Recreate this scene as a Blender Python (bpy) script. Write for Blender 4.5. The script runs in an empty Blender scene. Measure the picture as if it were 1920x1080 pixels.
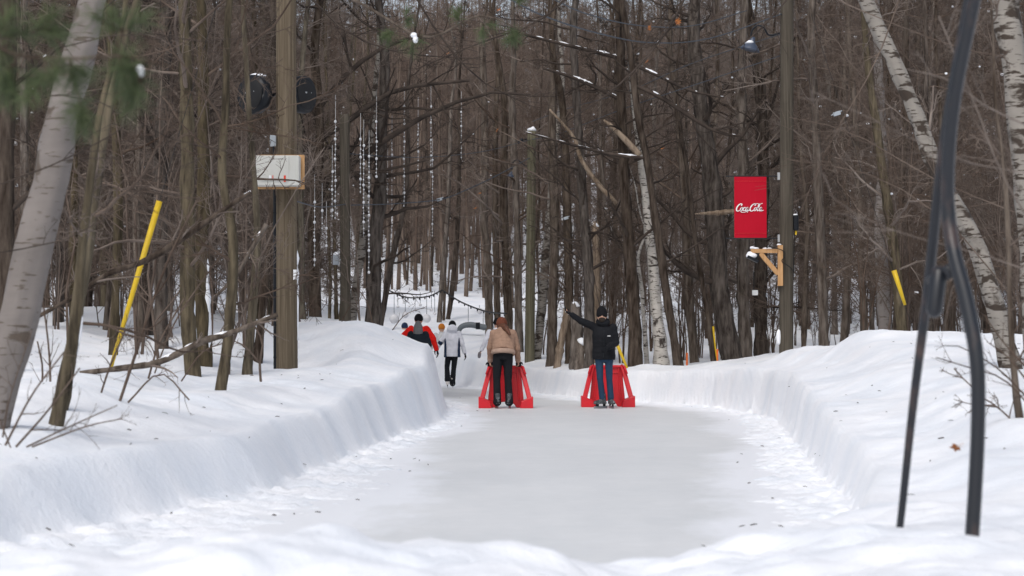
import bpy, math, random
import numpy as np
from mathutils import Vector
rad = math.radians
S = bpy.context.scene
COL = S.collection
rng = np.random.default_rng(11)
random.seed(5)

# ------------------------------------------------------------------ camera
CAMH = 1.12
F = 3733.0                      # 70 mm on 36 mm, in photograph pixels
PITCH = math.atan(107 / F)
cd = bpy.data.cameras.new('camera'); cam = bpy.data.objects.new('camera', cd); COL.objects.link(cam)
cam.location = (0, 0, CAMH); cam.rotation_euler = (rad(90) + PITCH, 0, 0)
cd.lens = 70; cd.sensor_width = 36; cd.clip_start = 0.1; cd.clip_end = 2000
cd.dof.use_dof = True; cd.dof.focus_distance = 36; cd.dof.aperture_fstop = 3.6
S.camera = cam
# ------------------------------------------------------------------ light
SUN_EL, SUN_AZ = rad(50), rad(200)
w = bpy.data.worlds.new('World'); S.world = w; w.use_nodes = True
nt = w.node_tree; nt.nodes.clear()
wo = nt.nodes.new('ShaderNodeOutputWorld'); bg = nt.nodes.new('ShaderNodeBackground')
sky = nt.nodes.new('ShaderNodeTexSky'); sky.sky_type = 'NISHITA'; sky.sun_disc = False
sky.sun_elevation = SUN_EL; sky.sun_rotation = SUN_AZ; sky.air_density = 1.0; sky.dust_density = 3.0
hs = nt.nodes.new('ShaderNodeHueSaturation'); hs.inputs['Saturation'].default_value = 0.5
nt.links.new(sky.outputs[0], hs.inputs['Color']); nt.links.new(hs.outputs[0], bg.inputs[0])
bg.inputs[1].default_value = 0.14
nt.links.new(bg.outputs[0], wo.inputs[0])
sl = bpy.data.lights.new('sun', 'SUN'); sl.energy = 1.1; sl.angle = rad(25); sl.color = (1.0, 0.97, 0.93)
so = bpy.data.objects.new('sun', sl); COL.objects.link(so)
_d = Vector((math.sin(SUN_AZ) * math.cos(SUN_EL), math.cos(SUN_AZ) * math.cos(SUN_EL), math.sin(SUN_EL)))
so.rotation_euler = _d.to_track_quat('Z', 'Y').to_euler()
S.view_settings.view_transform = 'Standard'; S.view_settings.look = 'None'
S.view_settings.exposure = 0.2; S.view_settings.gamma = 1
S.cycles.max_bounces = 5; S.cycles.diffuse_bounces = 3; S.cycles.glossy_bounces = 2

# ------------------------------------------------------------------ helpers
def P(px, py, d):
    """the point at distance d along y that the photograph shows at (px, py)"""
    c, s = math.cos(PITCH), math.sin(PITCH)
    a, b = (px - 960) / F, (540 - py) / F
    v = np.array([a, c - b * s, s + b * c])
    k = d / v[1]
    return np.array([v[0] * k, d, CAMH + v[2] * k])

def mk_mesh(name, V, Q, smooth=True):
    """V (n,3), Q (m,k) all faces of the same size"""
    V = np.asarray(V, dtype=np.float32); Q = np.asarray(Q, dtype=np.int32)
    me = bpy.data.meshes.new(name); n, k = Q.shape
    me.vertices.add(len(V)); me.vertices.foreach_set('co', V.ravel())
    me.loops.add(n * k); me.loops.foreach_set('vertex_index', Q.ravel())
    me.polygons.add(n); me.polygons.foreach_set('loop_start', np.arange(0, n * k, k, dtype=np.int32))
    me.polygons.foreach_set('loop_total', np.full(n, k, dtype=np.int32))
    if smooth: me.polygons.foreach_set('use_smooth', np.ones(n, dtype=bool))
    me.update(); me.validate()
    return me

def link(name, me, mat=None, parent=None, loc=None):
    o = bpy.data.objects.new(name, me); COL.objects.link(o)
    if mat is not None and me is not None and not me.materials: me.materials.append(mat)
    if parent is not None: o.parent = parent
    if loc is not None: o.location = loc
    return o

def thing(name, label, cat, loc=(0, 0, 0), group=None, rz=0):
    o = bpy.data.objects.new(name, None); COL.objects.link(o); o.empty_display_size = .2
    o.location = loc; o.rotation_euler = (0, 0, rz)
    return tag(o, label, cat, group)

def tag(o, label=None, cat=None, group=None, kind=None):
    if label: o['label'] = label
    if cat: o['category'] = cat
    if group: o['group'] = group
    if kind: o['kind'] = kind
    return o

class MB:
    def __init__(s): s.v = []; s.f = []
    def add(s, V, Fc):
        n = len(s.v); s.v.extend([tuple(map(float, p)) for p in V]); s.f.extend([tuple(int(i) + n for i in f) for f in Fc])
    def box(s, c, size, M=None):
        hx, hy, hz = size[0] / 2, size[1] / 2, size[2] / 2
        V = np.array([(x, y, z) for x in (-hx, hx) for y in (-hy, hy) for z in (-hz, hz)])
        if M is not None: V = V @ np.array(M).T
        s.add(V + np.array(c), [(0, 1, 3, 2), (4, 6, 7, 5), (0, 4, 5, 1), (2, 3, 7, 6), (0, 2, 6, 4), (1, 5, 7, 3)])
    def bar(s, p0, p1, w, t, ref=(0, 1, 0)):
        """rectangular bar from p0 to p1; t measured along ref, w across"""
        p0, p1, ref = map(lambda q: np.array(q, float), (p0, p1, ref))
        T = p1 - p0; L = np.linalg.norm(T); T /= L
        B = ref - T * ref.dot(T); B /= np.linalg.norm(B); A = np.cross(T, B)
        s.box((p0 + p1) / 2, (w, t, L), np.stack([A, B, T], 1))
    def prism(s, poly, y0, y1):
        """poly in (x,z), extruded along y"""
        n = len(poly)
        V = [(x, y0, z) for x, z in poly] + [(x, y1, z) for x, z in poly]
        Fc = [tuple(range(n)), tuple(range(2 * n - 1, n - 1, -1))] + [(i, i + n, (i + 1) % n + n, (i + 1) % n) for i in range(n)]
        s.add(V, Fc)
    def tube(s, pts, r, k=8, cap=True):
        pts = np.array(pts, float); r = np.broadcast_to(np.array(r, float), (len(pts),))
        V, Q = tubes(pts[None], r[None], k); s.add(V, Q)
        if cap:
            n = len(s.v) - len(V)
            s.f.append(tuple(n + i for i in range(k))[::-1]); s.f.append(tuple(n + len(V) - k + i for i in range(k)))
    def ell(s, c, r, nu=12, nv=8):
        r = np.broadcast_to(np.array(r, float), (3,)); V = []; Fc = []
        V.append((0, 0, 1))
        for j in range(1, nv):
            a = math.pi * j / nv
            for i in range(nu):
                b = 2 * math.pi * i / nu; V.append((math.sin(a) * math.cos(b), math.sin(a) * math.sin(b), math.cos(a)))
        V.append((0, 0, -1)); V = np.array(V) * r + np.array(c)
        for i in range(nu): Fc.append((0, 1 + i, 1 + (i + 1) % nu))
        for j in range(nv - 2):
            for i in range(nu):
                a = 1 + j * nu; Fc.append((a + i, a + nu + i, a + nu + (i + 1) % nu, a + (i + 1) % nu))
        e = len(V) - 1; a = 1 + (nv - 2) * nu
        for i in range(nu): Fc.append((e, a + (i + 1) % nu, a + i))
        s.add(V, Fc)
    def cap(s, p0, p1, r0, r1, k=12):
        """tapered capsule"""
        p0, p1 = np.array(p0, float), np.array(p1, float)
        T = p1 - p0; L = np.linalg.norm(T) + 1e-9; T /= L
        pts = []; rr = []
        for a in (80, 50, 20): pts.append(p0 - T * r0 * math.sin(rad(a))); rr.append(r0 * math.cos(rad(a)))
        for a in (-0.0, 20, 50, 80): pts.append(p1 + T * r1 * math.sin(rad(a))); rr.append(r1 * math.cos(rad(a)))
        s.tube(pts, rr, k)
    def loft(s, rings, W=(1, 0, 0), k=20):
        """rings (x,y,z,rx,ry): ellipses along a spine, W the body's width direction"""
        R = np.array(rings, float); C = R[:, :3]; W = np.array(W, float); W /= np.linalg.norm(W)
        T = np.gradient(C, axis=0); V = []
        for i in range(len(R)):
            t = T[i] / np.linalg.norm(T[i]); D = np.cross(t, W); D /= np.linalg.norm(D)
            for j in range(k):
                a = 2 * math.pi * j / k
                V.append(C[i] + W * math.cos(a) * R[i, 3] + D * math.sin(a) * R[i, 4])
        n = len(R)
        Fc = [(i * k + j, i * k + (j + 1) % k, (i + 1) * k + (j + 1) % k, (i + 1) * k + j) for i in range(n - 1) for j in range(k)]
        Fc += [tuple(range(k))[::-1], tuple((n - 1) * k + j for j in range(k))]
        s.add(V, Fc)
    def build(s, name, mat, parent=None, smooth=False, bevel=0, remesh=0, sm=0, loc=None):
        me = bpy.data.meshes.new(name); me.from_pydata(s.v, [], s.f); me.update()
        me.materials.append(mat)
        o = bpy.data.objects.new(name, me); COL.objects.link(o)
        if remesh:
            m = o.modifiers.new('r', 'REMESH'); m.mode = 'VOXEL'; m.voxel_size = remesh; m.use_smooth_shade = True
            if sm: m = o.modifiers.new('s', 'SMOOTH'); m.iterations = sm; m.factor = .5
            dg = bpy.context.evaluated_depsgraph_get()
            me2 = bpy.data.meshes.new_from_object(o.evaluated_get(dg)); o.modifiers.clear()
            o.data = me2; me2.name = name
            if not me2.materials: me2.materials.append(mat)
            me2.polygons.foreach_set('use_smooth', np.ones(len(me2.polygons), dtype=bool))
        elif smooth: me.polygons.foreach_set('use_smooth', np.ones(len(me.polygons), dtype=bool))
        if bevel:
            m = o.modifiers.new('b', 'BEVEL'); m.width = bevel; m.segments = 2
        if parent is not None: o.parent = parent
        if loc is not None: o.location = loc
        return o

def tubes(C, R, k):
    """C (P,n,3), R (P,n) -> verts, quads"""
    C = np.asarray(C, float); Pn, n, _ = C.shape
    T = np.gradient(C, axis=1); T /= np.linalg.norm(T, axis=2, keepdims=True) + 1e-9
    mean = T.mean(1, keepdims=True)
    ref = np.where(np.abs(mean[..., 2:3]) > 0.8, np.array([1.0, 0, 0]), np.array([0, 0, 1.0]))
    A = np.cross(T, np.broadcast_to(ref, T.shape)); A /= np.linalg.norm(A, axis=2, keepdims=True) + 1e-9
    B = np.cross(T, A)
    a = np.arange(k) * 2 * math.pi / k
    V = C[:, :, None, :] + R[:, :, None, None] * (A[:, :, None, :] * np.cos(a)[None, None, :, None] + B[:, :, None, :] * np.sin(a)[None, None, :, None])
    base = (np.arange(Pn) * n * k)[:, None, None]; i = np.arange(n - 1)[None, :, None] * k; j = np.arange(k)[None, None, :]; j2 = (j + 1) % k
    Q = np.stack([base + i + j, base + i + j2, base + i + k + j2, base + i + k + j], -1).reshape(-1, 4)
    return V.reshape(-1, 3), Q

def merge(parts):
    Vs, Qs, n = [], [], 0
    for V, Q in parts: Vs.append(V); Qs.append(Q + n); n += len(V)
    return np.concatenate(Vs), np.concatenate(Qs)

def resample(pts, n):
    pts = np.array(pts, float); d = np.r_[0, np.cumsum(np.linalg.norm(np.diff(pts[:, :3], axis=0), axis=1))]
    t = np.linspace(0, d[-1], n)
    return np.stack([np.interp(t, d, pts[:, i]) for i in range(pts.shape[1])], 1)

def smoothline(pts, n):
    pts = np.array(pts, float); m = len(pts); out = []
    E = np.vstack([2 * pts[0] - pts[1], pts, 2 * pts[-1] - pts[-2]])
    for t in np.linspace(0, m - 1 - 1e-6, n):
        i = int(t); u = t - i; a, b, c, d = E[i:i + 4]
        out.append(.5 * (2 * b + (c - a) * u + (2 * a - 5 * b + 4 * c - d) * u * u + (-a + 3 * b - 3 * c + d) * u ** 3))
    return np.array(out)

_L = {}
def vnoise(x, y, seed=0):
    g = _L.setdefault(seed, np.random.default_rng(100 + seed).random((256, 256)))
    xi = np.floor(x).astype(int); yi = np.floor(y).astype(int); u = x - xi; v = y - yi
    u = u * u * (3 - 2 * u); v = v * v * (3 - 2 * v)
    f = lambda i, j: g[i % 256, j % 256]
    return (f(xi, yi) * (1 - u) + f(xi + 1, yi) * u) * (1 - v) + (f(xi, yi + 1) * (1 - u) + f(xi + 1, yi + 1) * u) * v - .5
def fbm(x, y, sc, oct=4, seed=0, g=.5):
    r = 0; a = 1
    for i in range(oct): r = r + a * vnoise(x * sc * 2 ** i + 17 * i, y * sc * 2 ** i + 31 * i, seed + i); a *= g
    return r
def sstep(a, b, x): t = np.clip((x - a) / (b - a), 0, 1); return t * t * (3 - 2 * t)

# ------------------------------------------------------------------ materials
def mat(name, col, rough=.7, metal=0, spec=.3, noise=None, bump=0, bscale=40, var=0):
    m = bpy.data.materials.new(name); m.use_nodes = True; n = m.node_tree; b = n.nodes['Principled BSDF']
    b.inputs['Base Color'].default_value = (*col, 1); b.inputs['Roughness'].default_value = rough
    b.inputs['Metallic'].default_value = metal; b.inputs['Specular IOR Level'].default_value = spec
    tc = n.nodes.new('ShaderNodeTexCoord')
    if noise:
        c2, sc, lo, hi = noise[:4]; mp = n.nodes.new('ShaderNodeMapping'); mp.inputs['Scale'].default_value = sc
        tx = n.nodes.new('ShaderNodeTexNoise'); tx.inputs['Scale'].default_value = 1; tx.inputs['Detail'].default_value = 6; tx.inputs['Roughness'].default_value = .6
        r = n.nodes.new('ShaderNodeValToRGB'); r.color_ramp.elements[0].position = lo; r.color_ramp.elements[1].position = hi
        r.color_ramp.elements[0].color = (*col, 1); r.color_ramp.elements[1].color = (*c2, 1)
        n.links.new(tc.outputs['Object'], mp.inputs[0]); n.links.new(mp.outputs[0], tx.inputs['Vector']); n.links.new(tx.outputs[0], r.inputs[0])
        out = r.outputs[0]
        if var:
            oi = n.nodes.new('ShaderNodeObjectInfo'); mr = n.nodes.new('ShaderNodeMapRange'); mr.inputs['To Min'].default_value = 1 - var; mr.inputs['To Max'].default_value = 1 + var
            h = n.nodes.new('ShaderNodeHueSaturation'); n.links.new(oi.outputs['Random'], mr.inputs[0]); n.links.new(mr.outputs[0], h.inputs['Value']); n.links.new(out, h.inputs['Color'])
            mr2 = n.nodes.new('ShaderNodeMapRange'); mr2.inputs['To Min'].default_value = 1.25; mr2.inputs['To Max'].default_value = .75
            n.links.new(oi.outputs['Random'], mr2.inputs[0]); n.links.new(mr2.outputs[0], h.inputs['Saturation'])
            out = h.outputs[0]
        n.links.new(out, b.inputs['Base Color'])
        if bump: bp = n.nodes.new('ShaderNodeBump'); bp.inputs['Strength'].default_value = bump; bp.inputs['Distance'].default_value = .02; n.links.new(tx.outputs[0], bp.inputs['Height']); n.links.new(bp.outputs[0], b.inputs['Normal'])
    elif bump:
        tx = n.nodes.new('ShaderNodeTexNoise'); tx.inputs['Scale'].default_value = bscale; tx.inputs['Detail'].default_value = 4
        bp = n.nodes.new('ShaderNodeBump'); bp.inputs['Strength'].default_value = bump; bp.inputs['Distance'].default_value = .01
        n.links.new(tc.outputs['Object'], tx.inputs['Vector']); n.links.new(tx.outputs[0], bp.inputs['Height']); n.links.new(bp.outputs[0], b.inputs['Normal'])
    return m

def snow_mat():
    m = mat('snow', (.84, .86, .90), .55, spec=.25); n = m.node_tree; b = n.nodes['Principled BSDF']
    tc = n.nodes.new('ShaderNodeTexCoord'); prev = None
    for sc, st, ds, dt in ((3.0, .25, .03, 6), (16, .5, .02, 5), (70, .4, .008, 3)):
        tx = n.nodes.new('ShaderNodeTexNoise'); tx.inputs['Scale'].default_value = sc; tx.inputs['Detail'].default_value = dt
        bp = n.nodes.new('ShaderNodeBump'); bp.inputs['Strength'].default_value = st; bp.inputs['Distance'].default_value = ds
        n.links.new(tc.outputs['Object'], tx.inputs['Vector']); n.links.new(tx.outputs[0], bp.inputs['Height'])
        if prev: n.links.new(prev.outputs[0], bp.inputs['Normal'])
        prev = bp
    n.links.new(prev.outputs[0], b.inputs['Normal'])
    # scraped, icier patches
    mp = n.nodes.new('ShaderNodeMapping'); mp.inputs['Scale'].default_value = (1.3, 1.3, .7)
    tx = n.nodes.new('ShaderNodeTexNoise'); tx.inputs['Scale'].default_value = 1; tx.inputs['Detail'].default_value = 8
    r = n.nodes.new('ShaderNodeValToRGB'); r.color_ramp.elements[0].position = .35; r.color_ramp.elements[1].position = .6
    r.color_ramp.elements[0].color = (.79, .82, .87, 1); r.color_ramp.elements[1].color = (.88, .89, .92, 1)
    n.links.new(tc.outputs['Object'], mp.inputs[0]); n.links.new(mp.outputs[0], tx.inputs['Vector']); n.links.new(tx.outputs[0], r.inputs[0]); n.links.new(r.outputs[0], b.inputs['Base Color'])
    return m

def ice_mat():
    m = mat('ice', (.7, .7, .7), .3, spec=.4); n = m.node_tree; b = n.nodes['Principled BSDF']
    tc = n.nodes.new('ShaderNodeTexCoord')
    def nz(scale, det):
        mp = n.nodes.new('ShaderNodeMapping'); mp.inputs['Scale'].default_value = scale
        tx = n.nodes.new('ShaderNodeTexNoise'); tx.inputs['Scale'].default_value = 1; tx.inputs['Detail'].default_value = det; tx.inputs['Roughness'].default_value = .65
        n.links.new(tc.outputs['Object'], mp.inputs[0]); n.links.new(mp.outputs[0], tx.inputs['Vector']); return tx
    a = nz((1.1, .5, 1), 8); c = nz((5, 5, 1), 8)
    mx = n.nodes.new('ShaderNodeMix'); mx.data_type = 'FLOAT'; mx.inputs[0].default_value = .4
    n.links.new(a.outputs[0], mx.inputs[2]); n.links.new(c.outputs[0], mx.inputs[3])
    r = n.nodes.new('ShaderNodeValToRGB'); r.color_ramp.elements[0].position = .36; r.color_ramp.elements[1].position = .66
    r.color_ramp.elements[0].color = (.64, .655, .665, 1); r.color_ramp.elements[1].color = (.74, .745, .75, 1)
    n.links.new(mx.outputs[0], r.inputs[0])
    at = n.nodes.new('ShaderNodeAttribute'); at.attribute_name = 'frost'; d = nz((7, 3, 1), 8)
    ma = n.nodes.new('ShaderNodeMath'); ma.operation = 'MULTIPLY_ADD'; ma.inputs[1].default_value = 1.1; n.links.new(at.outputs['Fac'], ma.inputs[0]); n.links.new(d.outputs[0], ma.inputs[2])
    m1 = n.nodes.new('ShaderNodeMapRange'); m1.inputs['From Min'].default_value = .66; m1.inputs['From Max'].default_value = 1.35; n.links.new(ma.outputs[0], m1.inputs[0])
    # fine pale skate scratches
    sc = nz((4, 34, 1), 5); sr = n.nodes.new('ShaderNodeMapRange'); sr.inputs['From Min'].default_value = .54; sr.inputs['From Max'].default_value = .74; sr.inputs['To Max'].default_value = .6; n.links.new(sc.outputs[0], sr.inputs[0])
    sc.inputs['Distortion'].default_value = 1.2
    mm = n.nodes.new('ShaderNodeMath'); mm.operation = 'MAXIMUM'; n.links.new(m1.outputs[0], mm.inputs[0]); n.links.new(sr.outputs[0], mm.inputs[1])
    fx = n.nodes.new('ShaderNodeMix'); fx.data_type = 'RGBA'; fx.inputs[7].default_value = (.84, .855, .89, 1); n.links.new(mm.outputs[0], fx.inputs[0]); n.links.new(r.outputs[0], fx.inputs[6]); n.links.new(fx.outputs[2], b.inputs['Base Color'])
    rr = n.nodes.new('ShaderNodeMapRange'); rr.inputs['To Min'].default_value = .35; rr.inputs['To Max'].default_value = .6
    n.links.new(c.outputs[0], rr.inputs[0]); n.links.new(rr.outputs[0], b.inputs['Roughness'])
    f = nz((14, 30, 1), 6); bp = n.nodes.new('ShaderNodeBump'); bp.inputs['Strength'].default_value = .35; bp.inputs['Distance'].default_value = .01
    n.links.new(f.outputs[0], bp.inputs['Height']); n.links.new(bp.outputs[0], b.inputs['Normal'])
    return m

def birch_mat(name, pale=(.62, .58, .53), dark=(.05, .04, .035), amount=.60):
    m = mat(name, pale, .75, spec=.2); n = m.node_tree; b = n.nodes['Principled BSDF']; tc = n.nodes.new('ShaderNodeTexCoord')
    def nz(scale, det, lo, hi, dist=0):
        mp = n.nodes.new('ShaderNodeMapping'); mp.inputs['Scale'].default_value = scale
        tx = n.nodes.new('ShaderNodeTexNoise'); tx.inputs['Scale'].default_value = 1; tx.inputs['Detail'].default_value = det; tx.inputs['Distortion'].default_value = dist
        r = n.nodes.new('ShaderNodeMapRange'); r.inputs['From Min'].default_value = lo; r.inputs['From Max'].default_value = hi
        n.links.new(tc.outputs['Object'], mp.inputs[0]); n.links.new(mp.outputs[0], tx.inputs['Vector']); n.links.new(tx.outputs[0], r.inputs[0]); return r, tx
    a, ta = nz((7, 7, 46), 3, amount + .02, amount + .07)          # thin lenticels
    c, _ = nz((3.5, 3.5, 6), 5, amount, amount + .06, .6)          # black scars
    d, _ = nz((2, 2, 5), 4, .3, .7)                                # grey mottling
    mx = n.nodes.new('ShaderNodeMath'); mx.operation = 'MAXIMUM'; n.links.new(a.outputs[0], mx.inputs[0]); n.links.new(c.outputs[0], mx.inputs[1])
    m1 = n.nodes.new('ShaderNodeMix'); m1.data_type = 'RGBA'; m1.inputs[6].default_value = (*[v * .72 for v in pale], 1); m1.inputs[7].default_value = (*pale, 1)
    n.links.new(d.outputs[0], m1.inputs[0])
    m2 = n.nodes.new('ShaderNodeMix'); m2.data_type = 'RGBA'; m2.inputs[7].default_value = (*dark, 1)
    n.links.new(mx.outputs[0], m2.inputs[0]); n.links.new(m1.outputs[2], m2.inputs[6]); n.links.new(m2.outputs[2], b.inputs['Base Color'])
    bp = n.nodes.new('ShaderNodeBump'); bp.inputs['Strength'].default_value = .4; bp.inputs['Distance'].default_value = .01
    n.links.new(ta.outputs[0], bp.inputs['Height']); n.links.new(bp.outputs[0], b.inputs['Normal'])
    return m

M = {}
M['snow'] = snow_mat(); M['ice'] = ice_mat()
M['bark'] = mat('bark', (.048, .036, .028), .9, spec=.1, noise=((.178, .147, .122), (13, 13, 2.2), .36, .68), bump=.9, var=.35)
M['bark_moss'] = mat('mossy_bark', (.040, .033, .024), .9, spec=.1, noise=((.155, .128, .088), (14, 14, 2.2), .36, .68), bump=.9, var=.25)
M['bark_dark'] = mat('dark_bark', (.028, .021, .017), .9, spec=.1, noise=((.122, .10, .084), (13, 13, 2.4), .36, .7), bump=.9, var=.2)
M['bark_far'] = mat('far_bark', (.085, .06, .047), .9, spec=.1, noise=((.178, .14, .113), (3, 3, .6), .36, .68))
M['twig'] = mat('twig', (.075, .054, .043), .85, spec=.1, noise=((.205, .163, .136), (1.5, 1.5, 1.5), .35, .7), var=.3)
M['twig_dark'] = mat('dark_twig', (.03, .024, .021), .85, spec=.1, noise=((.09, .07, .058), (2, 2, 2), .35, .7))
M['twig_hazed'] = mat('hazed_twig', (.12, .085, .068), .85, spec=.1, noise=((.225, .178, .15), (.5, .5, .5), .35, .7))  # paler than the near twigs: distance haze put into the colour
M['birch'] = birch_mat('birch_bark', (.50, .47, .43), amount=.57); M['beech'] = birch_mat('pale_grey_bark', (.225, .20, .185), (.10, .08, .065), .59)
M['birch_old'] = birch_mat('old_birch_bark', (.29, .265, .235), (.05, .038, .03), .54)
M['deadwood'] = mat('dead_wood', (.14, .10, .07), .85, spec=.1, noise=((.36, .285, .215), (12, 12, 1.5), .35, .7), bump=.5)
M['pole'] = mat('pole_wood', (.085, .066, .045), .85, spec=.1, noise=((.19, .152, .108), (30, 30, .9), .35, .7), bump=.4)
M['pole_green'] = mat('treated_pole_wood', (.09, .083, .055), .85, spec=.1, noise=((.18, .165, .115), (30, 30, .9), .35, .7), bump=.4)
M['pole_grey'] = mat('weathered_pole_wood', (.055, .047, .037), .85, spec=.1, noise=((.115, .10, .08), (30, 30, .9), .35, .7), bump=.4)
M['lumber'] = mat('new_lumber', (.42, .23, .10), .7, spec=.2, noise=((.56, .34, .17), (25, 25, 3), .35, .7), bump=.2)
M['black'] = mat('black_plastic', (.008, .010, .014), .4, spec=.25)
M['black_matte'] = mat('black_rubber', (.012, .012, .013), .7)
M['steel_black'] = mat('black_painted_steel', (.010, .012, .017), .36, spec=.5, noise=((.09, .055, .045), (6, 6, 3), .55, .75))
M['navy'] = mat('blue_grey_enamel', (.05, .065, .10), .35, spec=.5)
M['grey'] = mat('grey_plastic', (.30, .33, .36), .5)
M['pipe_grey'] = mat('pipe_grey', (.13, .15, .165), .5)
M['silver'] = mat('galvanised_steel', (.45, .46, .47), .4, metal=.7)
M['white_box'] = mat('white_enamel', (.55, .55, .52), .5, noise=((.50, .50, .46), (4, 4, 4), .4, .7))
M['white'] = mat('white_plastic', (.78, .79, .80), .5)
M['yellow'] = mat('yellow_plastic', (.62, .42, .02), .5, noise=((.50, .33, .02), (5, 5, 2), .4, .7))
M['red_plastic'] = mat('red_plastic', (.62, .008, .018), .38, spec=.45, noise=((.52, .008, .018), (4, 4, 4), .4, .7))
M['red_fabric'] = mat('red_vinyl', (.43, .002, .018), .55, spec=.15)
M['red_mark'] = mat('red_paint', (.65, .05, .02), .5)
M['orange'] = mat('orange_plastic', (.75, .16, .03), .5)
M['lettering'] = mat('white_print', (.80, .78, .78), .5)
M['leaf'] = mat('dead_leaf', (.36, .13, .03), .7, noise=((.22, .08, .03), (30, 30, 30), .4, .6))
M['needle'] = mat('pine_needle', (.06, .085, .035), .6, noise=((.11, .14, .06), (8, 8, 8), .4, .6))
M['cable'] = mat('blue_grey_cable', (.06, .07, .085), .6); M['cable_black'] = mat('black_cable', (.015, .015, .016), .6)
M['bulb'] = mat('milky_bulb', (.62, .63, .65), .2, spec=.6)
M['globe'] = mat('frosted_globe', (.66, .66, .68), .5)
M['skin'] = mat('skin', (.55, .33, .24), .55); M['beard'] = mat('beard', (.025, .018, .014), .9)
M['hair'] = mat('brown_hair', (.075, .03, .018), .6, noise=((.13, .055, .03), (60, 60, 8), .4, .6))
def cloth(name, c, b=.5, s=30): M[name] = mat(name, c, .85, spec=.15, noise=(tuple(v * .8 for v in c), (s * .2, s * .2, s * .2), .35, .7), bump=b)
cloth('black_cloth', (.012, .013, .016)); cloth('black_knit', (.010, .010, .012), 1, 200)
cloth('tan_fleece', (.33, .21, .15), .9, 90); cloth('tan_band', (.40, .28, .22), .9, 90)
cloth('denim', (.022, .048, .09), .6, 60); cloth('white_coat', (.76, .77, .84)); cloth('navy_cloth', (.02, .035, .075))
cloth('red_coat', (.80, .018, .012)); cloth('charcoal', (.018, .024, .032)); cloth('grey_knit', (.20, .20, .205), .9, 150)
cloth('rust_knit', (.55, .19, .03), .9, 150); cloth('brown_knit', (.15, .05, .03), .9, 150); cloth('pale_coat', (.55, .56, .57)); cloth('mitten', (.22, .21, .22))
M['skate'] = mat('skate_boot', (.05, .055, .06), .45, noise=((.16, .17, .18), (20, 20, 20), .5, .6)); M['skate_white'] = mat('white_skate_boot', (.65, .62, .60), .5)
M['blade'] = mat('blade_steel', (.35, .36, .38), .3, metal=.9)

# ------------------------------------------------------------------ ground
LEFT = [(-3.3, 9.0), (-2.73, 10.6), (-2.19, 13.4), (-1.77, 15.2), (-1.6, 18.7), (-1.3, 24.2), (-.98, 29.2), (-1.0, 33), (-1.25, 38), (-2.1, 43), (-3.8, 48), (-7, 53), (-14, 57)]
RIGHT = [(-14, 66), (-7, 62), (-3, 58), (-1.44, 53.8), (-.4, 50), (.49, 46), (1.04, 43.1), (1.52, 40.9), (2.49, 38.9), (3.55, 35.8), (3.9, 32), (3.8, 28.5), (3.35, 24), (2.86, 19.6), (2.55, 16.2), (2.1, 12.5), (1.6, 10.2), (.9, 8.9), (0, 8.3), (-1.5, 8.1), (-2.7, 8.2)]
PATH = np.array(LEFT + RIGHT)
def sdf(x, y):
    x = np.asarray(x, float); y = np.asarray(y, float)
    d = np.full(x.shape, 1e9); ins = np.zeros(x.shape, bool); n = len(PATH)
    for i in range(n):
        ax, ay = PATH[i]; bx, by = PATH[(i + 1) % n]; ex, ey = bx - ax, by - ay
        t = np.clip(((x - ax) * ex + (y - ay) * ey) / (ex * ex + ey * ey), 0, 1)
        d = np.minimum(d, np.hypot(x - ax - t * ex, y - ay - t * ey))
        c = ((ay > y) != (by > y)) & (x < (bx - ax) * (y - ay) / (by - ay + 1e-12) + ax); ins ^= c
    return np.where(ins, -d, d)
CTRL = np.array([
 (-2.9, 11, .47), (-2.6, 13.4, .50), (-2.3, 15, .50), (-2.2, 19, .56), (-1.9, 24, .74), (-1.65, 28.5, .92), (-1.9, 31.5, 1.25), (-2.3, 33, 1.47), (-3.3, 36, 1.50), (-2.2, 38, 1.2), (-4.2, 40, 1.62), (-3.6, 44, 1.1), (-7, 47, 1.9), (-8, 42, 1.9),
 (-3.4, 11, .5), (-3.2, 13, .60), (-4, 16, .78), (-2.95, 20, .66), (-4.3, 20, .86), (-3.15, 28, .72), (-5, 28, 1.0), (-4.5, 33, 1.35), (-8, 32, 1.4), (-12, 40, 2.0), (-10, 22, 1.1), (-8, 12, .7), (-5, 7, .5),
 (-3, 6.5, .42), (-1.5, 7.0, .42), (-.8, 7.2, .48), (-.25, 7.2, .44), (0, 7.3, .38), (.45, 7.5, .27), (.6, 6.8, .28), (1.0, 7.7, .33), (0, 4, .42), (3, 4, .42), (-3, 3, .42), (0, 0, .2), (0, -6, .2), (6, 0, .4), (-6, 0, .4),
 (1.7, 8.4, .40), (1.8, 7.6, .40), (1.45, 9.0, .34), (2.2, 11, .33), (2.6, 13, .36), (2.9, 15, .48), (3.2, 18, .56), (3.4, 20, .62), (3.9, 24, .74), (4.3, 28, .86), (4.3, 32, .85), (4.0, 36.5, .78), (2.9, 39.8, .72), (1.9, 42, .66), (1.0, 48, .66), (.4, 50, .68), (1.5, 46, .66), (-.3, 54, .74), (-1, 57, .9), (3.2, 43, .66), (5, 44, .8), (6, 40, .95),
 (2.8, 12, .48), (3.5, 13.5, .62), (4, 17, .72), (4.6, 22, .86), (5.3, 27, 1.15), (5.6, 30, 1.34), (7, 31, 1.30), (8, 32, 1.26), (10, 33, 1.15), (6.4, 34, 1.1), (5.2, 33, 1.05), (9, 20, .9), (14, 30, 1.2), (5, 9, .5), (9, 8, .5), (8, 40, 1.0), (14, 42, 1.4),
])
HY = np.array([-100, 44, 52, 60, 80, 100, 140, 180, 220, 300, 420, 700]); HZ = np.array([.6, .6, .9, 1.5, 2.8, 4.4, 8.6, 15, 24, 40, 52, 60.])
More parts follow.
